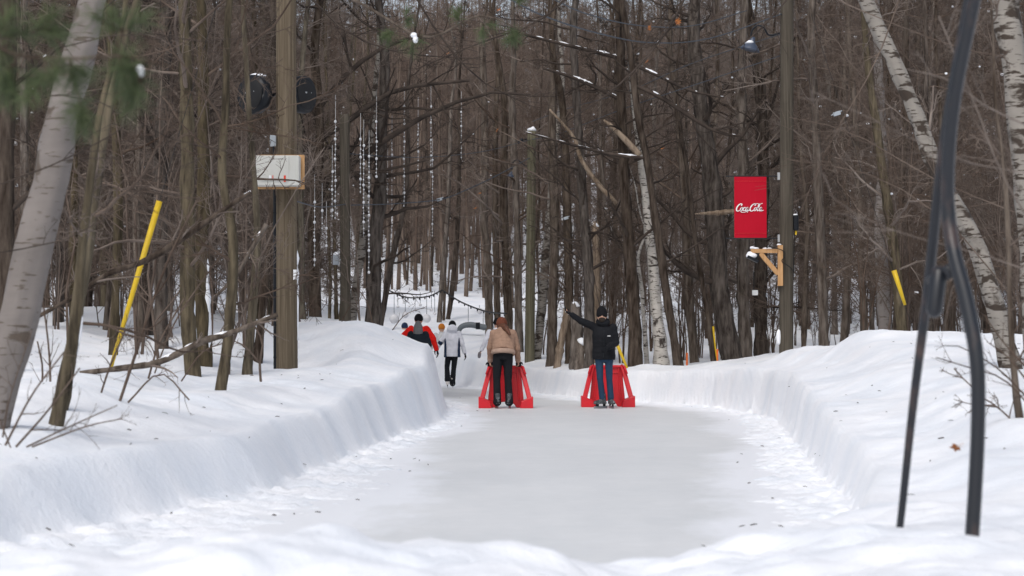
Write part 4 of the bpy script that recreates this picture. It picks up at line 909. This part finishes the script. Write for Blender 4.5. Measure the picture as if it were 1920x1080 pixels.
# cables and small things on them
def cable(pl, r, label, mk='cable', name='overhead_cable', beads=0):
    p = smoothline(np.array([P(*q) for q in pl]), 60); m = MB(); m.tube(p, r, 6)
    if beads:
        for i in range(2, 60, beads): m.ell(p[i] - [0, 0, .035], (.022, .022, .04), 6, 5)
    return tag(m.build(name, M[mk], smooth=True), label, 'cable')
cable([(940, -10, 24), (1020, 30, 28), (1120, 62, 31), (1220, 80, 34), (1330, 72, 36), (1470, 25, 38)], .011, 'blue-grey cable sagging across the top above the white birch')
cable([(1020, -10, 26), (1100, 26, 30), (1200, 48, 33), (1300, 48, 36), (1400, 20, 38)], .009, 'thin upper cable sagging across the top right of centre')
cable([(1476, 60, 38), (1300, 118, 40), (1180, 170, 42), (1060, 205, 47), (998, 228, 49.5)], .008, 'thin cable running from the weathered pole to the middle pole top')
cable([(1476, 100, 38), (1330, 150, 40), (1180, 200, 42), (1050, 250, 47), (995, 262, 49.5)], .009, 'lower cable running from the weathered pole to the middle pole')
cable([(995, 295, 49.5), (930, 330, 46), (870, 358, 44), (825, 374, 41), (740, 382, 40), (648, 385, 39)], .011, 'pale blue cable sagging from the middle pole to the brown left pole')
cable([(995, 262, 49.5), (900, 285, 46), (780, 295, 41), (648, 288, 39)], .008, 'upper cable from the middle pole toward the brown left pole')
cable([(648, 383, 39), (600, 388, 34), (538, 372, 28)], .010, 'short cable between the brown pole and the near utility pole')
cable([(722, 541, 58), (760, 557, 58), (801, 556, 58), (829, 544, 58)], .022, 'black festoon cable swagged across the clearing, left half', 'cable_black', 'festoon_cable', 5)
cable([(829, 544, 58), (866, 567, 57), (912, 584, 56), (950, 588, 52)], .022, 'black festoon cable swagged across the clearing, right half', 'cable_black', 'festoon_cable', 5)
for px, py, d, lab in ((824, 374, 41, 'small pale blue connector hanging on the long sagging cable'), (1061, 409, 43, 'small pale connector hanging in the twigs right of the middle pole'), (1569, 213, 30, 'tiny pale blue connector in the twigs right of the weathered pole')):
    m = MB(); m.box((0, 0, 0), (.11, .05, .06)); m.tube([(-.09, 0, .0), (.09, 0, .02)], .01, 6); o = m.build('cable_connector', M['grey'], bevel=.01); o.location = tuple(P(px, py, d)); o.rotation_euler = (0, -.3, 0); tag(o, lab, 'connector')
c = P(976, 265, D3 - .1); t = thing('spotlight', 'small black spotlight clamp near the top of the middle pole', 'spotlight', tuple(c)); m = MB(); m.cap((-.05, 0, -.03), (.03, 0, .03), .035, .045); m.build('head', M['black'], t, smooth=True); m = MB(); m.bar((.03, 0, .02), (.16, .06, .06), .025, .025); m.build('arm', M['black'], t)
# hanging bead strings
for i, (px, y0, y1, d) in enumerate([(590, 379, 500, 36), (604, 395, 436, 36), (612, 428, 469, 37), (623, 322, 412, 37), (629, 228, 412, 37), (676, 261, 363, 38), (682, 273, 444, 38), (692, 293, 512, 38), (706, 228, 334, 39), (727, 318, 380, 42), (735, 261, 404, 42), (758, 200, 388, 41), (784, 224, 330, 44), (808, 200, 330, 46), (811, 300, 445, 46), (865, 210, 300, 48), (640, 250, 360, 46), (716, 240, 300, 46)]):
    a, e = P(px, y0, d), P(px, y1, d); m = MB(); L = a[2] - e[2]; g = np.random.default_rng(i); z = 0; m.tube([(0, 0, .5), (0, 0, -L)], .003, 5); big = 0
    while z < L:
        r = .026 if big % 4 == 0 else .014; m.ell((g.normal() * .004, 0, -z), (r, r, r * 1.15), 8, 6); z += r + g.uniform(.05, .10); big += 1
    o = m.build('bead_string', M['bulb'], smooth=True); o.location = tuple(a); tag(o, 'vertical string of small white beads hanging in the trees left of centre', 'light string', 'hanging strings of white beads')
# globes
for px, py, r, top in [(739, 598, 9, 550), (760, 590, 6, 556), (800, 597, 8, 553), (809, 581, 3, 548), (815, 588, 3, 545), (878, 606, 3, 570), (899, 583, 6, 572), (906, 628, 7, 584), (935, 589, 4, 575), (746, 575, 3, 556), (788, 572, 3, 548)]:
    d = 60; c = P(px, py, d); t = thing('hanging_globe', 'frosty white globe ornament on a cord over the clearing behind the skaters', 'ornament', tuple(c), 'hanging white globes')
    R0 = r / F * d; m = MB(); m.ell((0, 0, 0), R0, 16, 12); m.build('globe', M['globe'], t, smooth=True); m = MB(); m.tube([(0, 0, R0), (0, 0, P(px, top, d)[2] - c[2])], .008, 5); m.build('cord', M['cable'], t)

# yellow guards
def guard(px0, py0, px1, py1, w, d, label, mk='yellow', wire=True, ext=True):
    a, e = P(px0, py0, d), P(px1, py1, d); g0 = G(a[0], a[1]); dirn = (e - a) / (e[2] - a[2]); 
    a2 = a - dirn * max(0, a[2] - g0 + .15) if ext else a
    t = thing('guy_wire_guard', label, 'guy guard', tuple(a2)); m = MB(); r = w / F * d / 2
    m.tube([a2 - a2, (a2 + (e - a2) * .5) - a2, e - a2], [r * .55, r * .8, r], 10); m.build('sleeve', M[mk], t, smooth=True)
    if wire:
        m = MB(); u = (e - a2) / np.linalg.norm(e - a2); m.tube([a2 - a2 - u * (0 if a2[2] < g0 + .2 else 1.8), e - a2 + u * 4.5], .0035, 6); m.build('wire', M['cable_black'], t)
guard(210, 682, 299, 377, 12, 20, 'long bright yellow guy wire guard leaning right in the left woods')
guard(1697, 572, 1676, 507, 10, 33, 'short yellow guy wire guard leaning left high behind the right mound', ext=False)
guard(1180, 700, 1152, 634, 7, 41, 'yellow guy wire guard just right of the man in black')
guard(1343, 672, 1337, 612, 4, 43, 'thin yellow marker rod far behind the right bank', wire=False)
for px, py in ((1345, 665), (1288, 672)):
    a = P(px, py, 43); m = MB(); m.tube([(0, 0, -.5), (0, 0, .12)], .022, 8); o = m.build('orange_marker', M['orange'], smooth=True); o.location = tuple(a); tag(o, 'small orange marker stake %s' % ('beside the thin yellow rod' if px > 1300 else 'behind the bank right of the white birch'), 'marker')

# ------------------------------------------------------------------ steel stand in the foreground
dA, dB = 8.4, 7.65
t = thing('steel_stand', 'blurred black bent steel stand with two legs rising from the near snow', 'stand', tuple(P(1820, 1000, dB)))
base = P(1820, 1000, dB)
a = limb_px([(1684, 1010, 14, dA), (1690, 965, 14, dA), (1712, 760, 16, 8.3), (1740, 540, 19, 8.1), (1762, 330, 19, 7.95), (1784, 180, 20, 7.85), (1818, 0, 22, 7.75), (1848, -160, 22, 7.6)], 8); a[:, :3] -= base
m = MB(); m.tube(resample(a, 40)[:, :3], resample(a, 40)[:, 3], 14); m.build('leg', M['steel_black'], t, smooth=True)
a = limb_px([(1818, 1040, 27, dB), (1823, 1000, 27, dB), (1833, 820, 27, dB), (1832, 680, 28, 7.65), (1812, 565, 29, 7.7), (1790, 480, 27, 7.75), (1778, 400, 27, 7.8), (1778, 300, 25, 7.75), (1792, 170, 25, 7.68), (1830, -20, 25, 7.6), (1850, -160, 25, 7.5)], 8); a[:, :3] -= base
m = MB(); q = resample(a, 60); m.tube(q[:, :3], q[:, 3], 14); m.build('leg', M['steel_black'], t, smooth=True)
m = MB(); m.cap(P(1760, 515, 7.85) - base, P(1752, 580, 7.85) - base, .034, .034); m.bar(P(1745, 530, 7.95) - base, P(1785, 505, 7.8) - base, .05, .03); m.build('clamp', M['steel_black'], t, smooth=True)

# ------------------------------------------------------------------ red skating aids
def aid(px, d, label, rz=0):
    x = (px - 960) / F * d; t = thing('skating_aid', label, 'skating aid', (x, d, .0), 'red plastic skating aids', rz)
    # main panel with an arched foot, edges swept outwards
    arch = [(.17 * math.cos(a), .02 + .085 * math.sin(a)) for a in np.linspace(0, math.pi, 12)]
    poly = [(-.24, .755), (.24, .755), (.29, .72), (.275, .60), (.315, .20), (.32, .13), (.30, .0)] + [(.20, .0)] + [(c[0], c[1]) for c in arch] + [(-.20, .0), (-.30, .0), (-.32, .13), (-.315, .20), (-.275, .60), (-.29, .72)]
    m = MB(); n = len(poly); m.prism(poly[::-1], .06, .12); m.build('panel', M['red_plastic'], t, bevel=.012)
    m = MB()
    m.box((0, .045, .735), (.5, .05, .045)); m.bar((-.20, .05, .71), (-.235, .05, .14), .03, .03); m.bar((.20, .05, .71), (.235, .05, .14), .03, .03); m.box((0, .05, .62), (.42, .022, .02)); m.build('rib', M['red_plastic'], t, bevel=.008)
    for s in (-1, 1):
        m = MB(); m.bar((s * .275, .05, .735), (s * .43, -.12, .13), .085, .10); m.build('side_bar', M['red_plastic'], t, bevel=.014)
        m = MB(); P8 = [(s * .27, .12), (s * .43, .19), (s * .485, .205), (s * .485, .0), (s * .25, .0)]
        if s < 0: P8 = P8[::-1]
        m.prism(P8[::-1], -.27, .14); m.build('foot', M['red_plastic'], t, bevel=.012)
        m = MB(); m.tube([(s * .26, .04, .75), (s * .31, -.05, .715), (s * .345, -.10, .60)], .022, 10); m.build('handle', M['red_plastic'], t, smooth=True)
    return t
aid(948.5, 35.6, 'red plastic skating aid held by the woman in the tan jacket')
aid(1139, 36.2, 'red plastic skating aid standing behind the man in black')

# ------------------------------------------------------------------ people
def hand_mb(m, p, dirn, palm, sc=1.0, curl=.5, side=1, mitt=False):
    """gloved hand: p wrist, dirn to the knuckles, palm normal"""
    p, d, nrm = (np.array(q, float) for q in (p, dirn, palm)); d /= np.linalg.norm(d); nrm = nrm - d * nrm.dot(d); nrm /= np.linalg.norm(nrm); w = np.cross(d, nrm) * side
    k = p + d * .085 * sc
    for j in (-.028, -.01, .01, .028): m.cap(p + w * j * .8 * sc, k + w * j * sc, .019 * sc, .018 * sc, 8)
    if mitt: m.cap(k, k + d * .06 * sc + nrm * .02, .04 * sc, .034 * sc); 
    else:
        for j, L in zip((-.033, -.011, .011, .033), (.062, .078, .082, .070)):
            a = k + w * j * sc; b1 = a + (d * math.cos(curl) + nrm * math.sin(curl)) * L * .5 * sc; b2 = b1 + (d * math.cos(curl * 2) + nrm * math.sin(curl * 2)) * L * .5 * sc
            m.cap(a, b1, .0115 * sc, .0105 * sc, 8); m.cap(b1, b2, .0105 * sc, .0095 * sc, 8)
    a = p + d * .025 * sc + w * .03 * sc; b1 = a + (d * .6 + w * .7 + nrm * .3) * .04 * sc; m.cap(a, b1, .015 * sc, .0125 * sc, 8); m.cap(b1, b1 + (d * .9 + w * .25 + nrm * .3) * .032 * sc, .0125 * sc, .010 * sc, 8)

def skate(t, a, dirx, mk, name='skate'):
    """a: ankle point; dirx: unit horizontal toe direction"""
    d = np.array([dirx[0], dirx[1], 0.]); d /= np.linalg.norm(d); a = np.array(a, float); w = np.array([-d[1], d[0], 0]); z0 = .085
    m = MB(); f = lambda u, z: np.array([a[0], a[1], 0]) + d * u + np.array([0, 0, z])
    m.cap(f(-.01, .235), f(-.02, .15), .062, .055); m.cap(f(-.04, .125), f(.08, .12), .048, .042); m.cap(f(.05, .12), f(.155, .108), .046, .036); m.box(f(.05, z0 + .005), (.26, .075, .02), np.stack([d, w, [0, 0, 1]], 1))
    b = m.build(name, M[mk], t, remesh=.011, sm=3)
    m = MB(); Rm = np.stack([d, w, np.array([0, 0, 1.])], 1)
    m.box(f(-.045, .062), (.05, .02, .045), Rm); m.box(f(.115, .062), (.06, .02, .045), Rm); m.build('blade_holder', M['black'], b)
    m = MB(); m.box(f(.04, .022), (.30, .006, .040), Rm); m.build('blade', M['blade'], b)

def person(x, y, label, J, coat, pants,  hatm, gl, skm, z0=0.0, hat=1, glove_mat='black_cloth', W=(1, 0, 0), extra=None, toe=((0, 1), (0, 1)), sc=1.0, hood=None, mitt=False, hem=None, face=False, group=None, curl=.5, knit=None, torso_r=1.0):
    """J joints local: hip, chest, neck, head, shL elL wrL shR elR wrR, hpL knL anL hpR knR anR"""
    t = thing('person', label, 'person', (x, y, z0), group); t.scale = (sc,) * 3
    j = {k_: np.array(v, float) for k_, v in J.items()}; W = np.array(W, float); W /= np.linalg.norm(W)
    Fd = np.cross(np.array([0, 0, 1.]), W)                                     # facing direction when W is the person's right
    hd = j['head']
    # body: one continuous surface
    m = MB(); sp = [j['hip'], (j['hip'] + j['chest']) / 2, j['chest'], j['neck']]
    m.loft([(*(sp[0] - (sp[1] - sp[0]) * .25), .14, .10), (*sp[0], .165, .115), (*sp[1], .14, .10), (*sp[2], .17, .115), (*(sp[2] * .35 + sp[3] * .65), .13, .08), (*sp[3], .055, .055)], W)
    m.cap(j['neck'], hd - np.array([0, 0, .05]), .055, .06); m.ell(hd, (.078, .092, .115), 16, 12); m.ell(hd + Fd * .035 - np.array([0, 0, .055]), (.05, .05, .055), 12, 8)
    for s in 'LR':
        m.cap(j['sh' + s], j['el' + s], .05, .04); m.cap(j['el' + s], j['wr' + s], .038, .026); m.cap(j['hp' + s], j['kn' + s], .085, .055); m.cap(j['kn' + s], j['an' + s], .052, .035); m.cap(j['an' + s] + [0, 0, -.02], j['an' + s] + [0, .05, -.05], .035, .03)
        hand_mb(m, j['wr' + s], j['wr' + s] - j['el' + s], -W if s == 'R' else W, .85, curl, 1)
    if face: m.cap(hd + Fd * .09 + np.array([0, 0, .01]), hd + Fd * .112 - np.array([0, 0, .02]), .010, .014, 8)
    for s in (-1, 1): m.ell(hd + W * s * .08 - np.array([0, 0, .01]), (.012, .02, .03), 8, 6)
    body = m.build('body', M['skin'], t, remesh=.012, sm=2)
    # coat
    m = MB(); r = torso_r; hemz = hem if hem is not None else j['hip'] - (j['chest'] - j['hip']) * .45
    hemz = np.array(hemz, float); mid = (j['hip'] + j['chest']) / 2; shy = j['chest'] * .35 + j['neck'] * .65
    m.loft([(*hemz, .205 * r, .155 * r), (*(hemz * .5 + j['hip'] * .5), .21 * r, .165 * r), (*j['hip'], .205 * r, .16 * r), (*mid, .195 * r, .15 * r), (*j['chest'], .21 * r, .155 * r), (*shy, .165 * r, .12 * r), (*(j['neck'] * .9 + shy * .1), .085, .085), (*(j['neck'] + (hd - j['neck']) * .25), .078, .078)], W, 24)
    for s in 'LR':
        m.cap(j['sh' + s], j['el' + s], .080 * r, .066 * r); m.cap(j['el' + s], j['wr' + s] * .93 + j['el' + s] * .07, .064 * r, .050 * r)
    if hood:
        m.ell(j['neck'] + np.array(hood[0]), hood[1], 16, 10)
    # folds
    g = np.random.default_rng(int(abs(x) * 1000) % 977)
    co = m.build('jacket', M[coat], t, remesh=.014, sm=3)
    me = co.data; V = np.empty(len(me.vertices) * 3, np.float32); me.vertices.foreach_get('co', V); V = V.reshape(-1, 3); N = np.empty(len(me.vertices) * 3, np.float32); me.vertices.foreach_get('normal', N); N = N.reshape(-1, 3)
    am = .006 * (fbm(V[:, 0] * 1.0 + V[:, 1], V[:, 2] * 2.2, 9, 3, 60) * 2); me.vertices.foreach_set('co', (V + N * am[:, None]).ravel()); me.update()
    # trousers
    m = MB()
    m.loft([(*(j['hip'] + (j['chest'] - j['hip']) * .15), .16, .12), (*j['hip'], .175, .13), (*(j['hip'] - [0, 0, .10]), .17, .125), (*(j['hip'] - [0, 0, .16]), .13, .10)], W)
    lg = pants[1]
    for s in 'LR':
        m.cap(j['hp' + s], j['kn' + s], .098 * lg, .070 * lg); m.cap(j['kn' + s], j['an' + s] + np.array([0, 0, .03 if pants[0] == 'denim' else 0]), .070 * lg, pants[2])
        if pants[0] != 'denim': m.cap(j['an' + s], j['an' + s] + np.array([0, -.01, -.045]), pants[2], pants[2] * 1.08)
    m.build('trousers', M[pants[0]], t, remesh=.013, sm=3)
    # gloves
    for s in 'LR':
        m = MB(); hand_mb(m, j['wr' + s], j['wr' + s] - j['el' + s], (-W if s == 'R' else W) if not J.get('palm') else J['palm'], 1.12, curl if s == 'L' else curl, 1 if s == 'R' else -1, mitt); m.cap(j['wr' + s] - (j['wr' + s] - j['el' + s]) * .12, j['wr' + s], .038, .034); m.build('glove', M[glove_mat], t, remesh=.007, sm=2)
    # hat
    if hatm:
        m = MB(); m.ell(hd + np.array([0, 0, .045]) - Fd * .008, (.096, .107, .105 * hat), 20, 12); m.loft([(*(hd - np.array([0, 0, .005]) - Fd * .006), .096, .108), (*(hd + np.array([0, 0, .03]) - Fd * .006), .101, .112), (*(hd + np.array([0, 0, .06]) - Fd * .006), .098, .110)], W)
        m.build('hat', M[hatm], t, remesh=.010, sm=2)
    for s, td in zip('LR', toe): skate(t, j['an' + s], td, skm)
    if extra: extra(t, j, W, Fd)
    return t

# man in black, facing the camera and pointing
def man_extra(t, j, W, Fd):
    hd = j['head']
    m = MB(); m.ell(hd + Fd * .045 - np.array([0, 0, .065]), (.062, .062, .055), 14, 10); m.build('beard', M['beard'], t, remesh=.009, sm=2)
    m = MB()
    for s in (-1, 1): m.ell(hd + Fd * .086 + W * s * .032 + np.array([0, 0, .012]), (.012, .008, .006), 8, 6); m.ell(hd + Fd * .088 + W * s * .034 + np.array([0, 0, .028]), (.020, .008, .005), 8, 6)
    m.build('eyes', M['beard'], t, smooth=True)
    m = MB(); m.ell(j['neck'] + np.array([0, 0, .015]) + Fd * .02, (.12, .12, .075), 18, 12); m.ell(j['neck'] - Fd * .09 + np.array([0, 0, .04]), (.13, .085, .09), 16, 10); m.build('hood', M['black_cloth'], t, remesh=.012, sm=3)
    m = MB(); m.box((.085, -.172, 1.28), (.055, .004, .010)); m.build('chest_logo', M['white'], t)
    m = MB(); m.tube([(-.0, -.168, 1.38), (0, -.172, 1.1), (-.01, -.17, .9)], .006, 6); m.build('zip', M['black'], t)
person(1.62, 35.2, 'man in a black parka and jeans pointing left with outstretched arm', dict(hip=(.0, .02, .98), chest=(.0, 0, 1.28), neck=(-.01, 0, 1.49), head=(-.035, -.06, 1.635),
    shR=(-.165, 0, 1.44), elR=(-.40, -.04, 1.545), wrR=(-.575, -.08, 1.66), shL=(.165, 0, 1.43), elL=(.215, .02, 1.16), wrL=(.06, -.23, 1.07),
    hpR=(-.085, 0, .92), knR=(-.065, -.03, .53), anR=(-.025, .01, .16), hpL=(.09, 0, .92), knL=(.098, -.02, .53), anL=(.125, 0, .16)),
    'black_cloth', ('denim', .86, .058), 'black_knit', 1, 'skate', hat=1.28, W=(-1, 0, 0), toe=((.25, -1), (-.8, -.6)), hem=(.0, .02, .86), face=True, extra=man_extra, torso_r=1.0, curl=.35)

# woman bending over the aid, seen from behind
def woman_extra(t, j, W, Fd):
    hd = j['head']; m = MB()
    m.ell(hd - Fd * .02, (.09, .10, .115), 16, 12); m.cap(hd + [.03, -.10, -.03], hd + [.08, -.30, -.06], .07, .055); m.cap(hd + [.08, -.30, -.06], hd + [.15, -.42, -.17], .055, .02); m.build('hair', M['hair'], t, remesh=.011, sm=2)
    hz = np.array([.0, -.06, .985]); m = MB(); m.loft([(0, -.045, .965, .212, .165), (0, -.04, .99, .220, .175), (0, -.03, 1.02, .215, .17)], W, 28); m.build('hem_band', M['tan_band'], t, remesh=.012, sm=2)
    for s in 'LR':
        m = MB(); e, w_ = j['el' + s], j['wr' + s]; m.cap(w_ + (e - w_) * .06, w_ + (e - w_) * .2, .052, .054); m.build('cuff', M['tan_band'], t, remesh=.012, sm=1)
    m = MB(); m.ell(j['neck'] + [0, -.0, .0], (.105, .08, .06), 16, 10); m.build('collar', M['tan_band'], t, remesh=.012, sm=2)
person(-.155, 35.2, 'woman in a tan fleece jacket and black trousers bending over a red skating aid', dict(hip=(.0, 0, 1.02), chest=(.0, .17, 1.27), neck=(-.01, .29, 1.395), head=(-.03, .37, 1.475),
    shL=(-.165, .20, 1.32), elL=(-.235, .22, 1.06), wrL=(-.235, .33, .835), shR=(.165, .20, 1.32), elR=(.245, .20, 1.06), wrR=(.265, .33, .835),
    hpL=(-.095, 0, .90), knL=(-.115, .03, .52), anL=(-.105, -.01, .16), hpR=(.085, 0, .90), knR=(.085, .03, .52), anR=(.105, -.01, .16), palm=(0, 1, -.2)),
    'tan_fleece', ('black_cloth', 1.0, .072), 'brown_knit', 1, 'skate', hat=1.0, hem=(0, -.045, .975), extra=woman_extra, toe=((-.2, 1), (.15, 1)), curl=.8, torso_r=1.02)

def wj_extra(t, j, W, Fd):
    for s in (-1, 1):
        m = MB(); m.loft([(s * .175, -.03, .80, .045, .12), (s * .172, -.03, 1.0, .04, .115), (s * .178, -.03, 1.2, .03, .09), (s * .178, -.03, 1.36, .012, .03)], W, 12); m.build('side_panel', M['navy_cloth'], t, remesh=.010, sm=1)
    for k_ in (0, 1): 
        m = MB(); p = j['elL'] + (j['wrL'] - j['elL']) * (.1 + .14 * k_); m.cap(p, p + (j['wrL'] - j['elL']) * .04, .068, .068); m.build('arm_stripe', M['navy_cloth'], t, remesh=.01)
person((848 - 960) / F * 52.3, 52.3, 'skater in a white ski jacket with hood and black trousers seen from behind', dict(hip=(.0, 0, .98), chest=(.0, 0, 1.28), neck=(.0, .0, 1.49), head=(.0, .05, 1.62),
    shL=(-.165, 0, 1.43), elL=(-.285, -.02, 1.22), wrL=(-.41, .02, 1.03), shR=(.175, 0, 1.42), elR=(.26, 0, 1.14), wrR=(.33, .0, .90),
    hpL=(-.09, 0, .92), knL=(-.14, .08, .54), anL=(-.12, -.12, .26), hpR=(.08, 0, .92), knR=(.04, .02, .52), anR=(.01, 0, .16)),
    'white_coat', ('black_cloth', .98, .075), 'black_knit', 1, 'skate_white', hat=1.0, hood=((0, -.07, .05), (.14, .11, .12)), toe=((0, 1), (0, 1)), hem=(0, 0, .82), extra=wj_extra)
def std(dx=0, arm=.28, hz=1.62):
    return dict(hip=(.0, 0, .98), chest=(.0, 0, 1.28), neck=(.0, .0, 1.48), head=(dx, .03, hz), shL=(-.17, 0, 1.42), elL=(-arm, .0, 1.18), wrL=(-arm - .05, .05, .95), shR=(.17, 0, 1.42), elR=(arm, 0, 1.18), wrR=(arm + .06, .02, .95),
    hpL=(-.09, 0, .92), knL=(-.10, .03, .52), anL=(-.10, -.03, .16), hpR=(.09, 0, .92), knR=(.10, .02, .52), anR=(.10, 0, .16))
j_ = std(); j_['elL'] = (-.33, 0, 1.28); j_['wrL'] = (-.40, .05, 1.1); j_['elR'] = (.32, 0, 1.2); j_['wrR'] = (.40, .0, .97)
person((785 - 960) / F * 46, 46, 'skater in a bright red jacket and black hat behind the left snow mound', j_, 'red_coat', ('black_cloth', 1, .075), 'black_knit', 1, 'skate', sc=1.045, torso_r=1.12, z0=.0)
j_ = std(); j_['elL'] = (-.25, 0, 1.18); j_['wrL'] = (-.24, .15, .98); j_['elR'] = (.25, 0, 1.16); j_['wrR'] = (.24, .15, .96)
def dark_extra(t, j, W, Fd):
    m = MB(); m.loft([(0, -.01, 1.40, .125, .11), (0, -.01, 1.50, .115, .11), (0, 0, 1.62, .095, .10), (0, 0, 1.70, .06, .07), (0, 0, 1.73, .02, .02)], W, 18); m.build('hood', M['grey_knit'], t, remesh=.012, sm=3)
person((784 - 960) / F * 43.8, 43.8, 'shorter skater in a dark coat with a grey hood, in front of the red jacket', j_, 'charcoal', ('black_cloth', 1, .075), None, 1, 'skate', sc=.955, torso_r=1.05, extra=dark_extra)
person((828 - 960) / F * 57, 57, 'skater in a pale grey coat and rust orange knit hat beyond the white jacket', std(0, .24), 'pale_coat', ('pale_coat', 1, .075), 'rust_knit', 1, 'skate_white', sc=.985, torso_r=1.05)
person((760 - 960) / F * 60, 60, 'skater with a navy hat mostly hidden behind the red jacket', std(-.02, .24), 'white_coat', ('navy_cloth', 1, .075), 'navy_cloth', 1, 'skate', sc=1.02)
j_ = std(.02, .26); j_['elL'] = (-.27, -.02, 1.19); j_['wrL'] = (-.36, .02, 1.0)
person((931 - 960) / F * 47, 47, 'skater in a white coat with grey mittens, partly hidden by the woman in tan', j_, 'white_coat', ('navy_cloth', 1, .07), 'black_knit', 1, 'skate', sc=1.0, glove_mat='mitten', mitt=True)

# grey pipe and low dark bar behind the bend
l = limb_px([(857, 650, 9, 58), (858, 628, 9, 58), (865, 613, 10, 58), (882, 609, 11, 58), (905, 613, 11, 58), (925, 616, 11, 58)], 58); base = l[0, :3].copy()
t = thing('curved_pipe', 'grey curved metal pipe arching over the snow behind the white jacket', 'pipe', tuple(base)); m = MB(); m.tube(l[:, :3] - base, l[:, 3], 12); m.build('pipe', M['pipe_grey'], t, smooth=True)
m = MB(); p = P(896, 611, 58) - base; m.box(p, (.12, .2, .2)); m.build('clamp', M['black'], t, bevel=.01)
c = P(886, 664, 56); t = thing('dark_bar', 'low dark brown bar on two legs in the snow past the bend', 'bench', (c[0], c[1], G(c[0], c[1]))); hh = c[2] - G(c[0], c[1])
m = MB(); m.tube([(-.45, 0, hh), (0, .02, hh + .02), (.5, 0, hh + .01)], [.07, .08, .06], 10); m.build('crossbar', M['bark_dark'], t, smooth=True)  # dark brown tube laid level on two legs
for s in (-1, 1): m = MB(); m.tube([(s * .3, 0, hh - .03), (s * .34, 0, -.2)], .05, 8); m.build('leg', M['bark_dark'], t)
s = MB(); s.ell((0, 0, hh + .09), (.3, .06, .03)); s.build('snow', M['snow'], t, smooth=True)
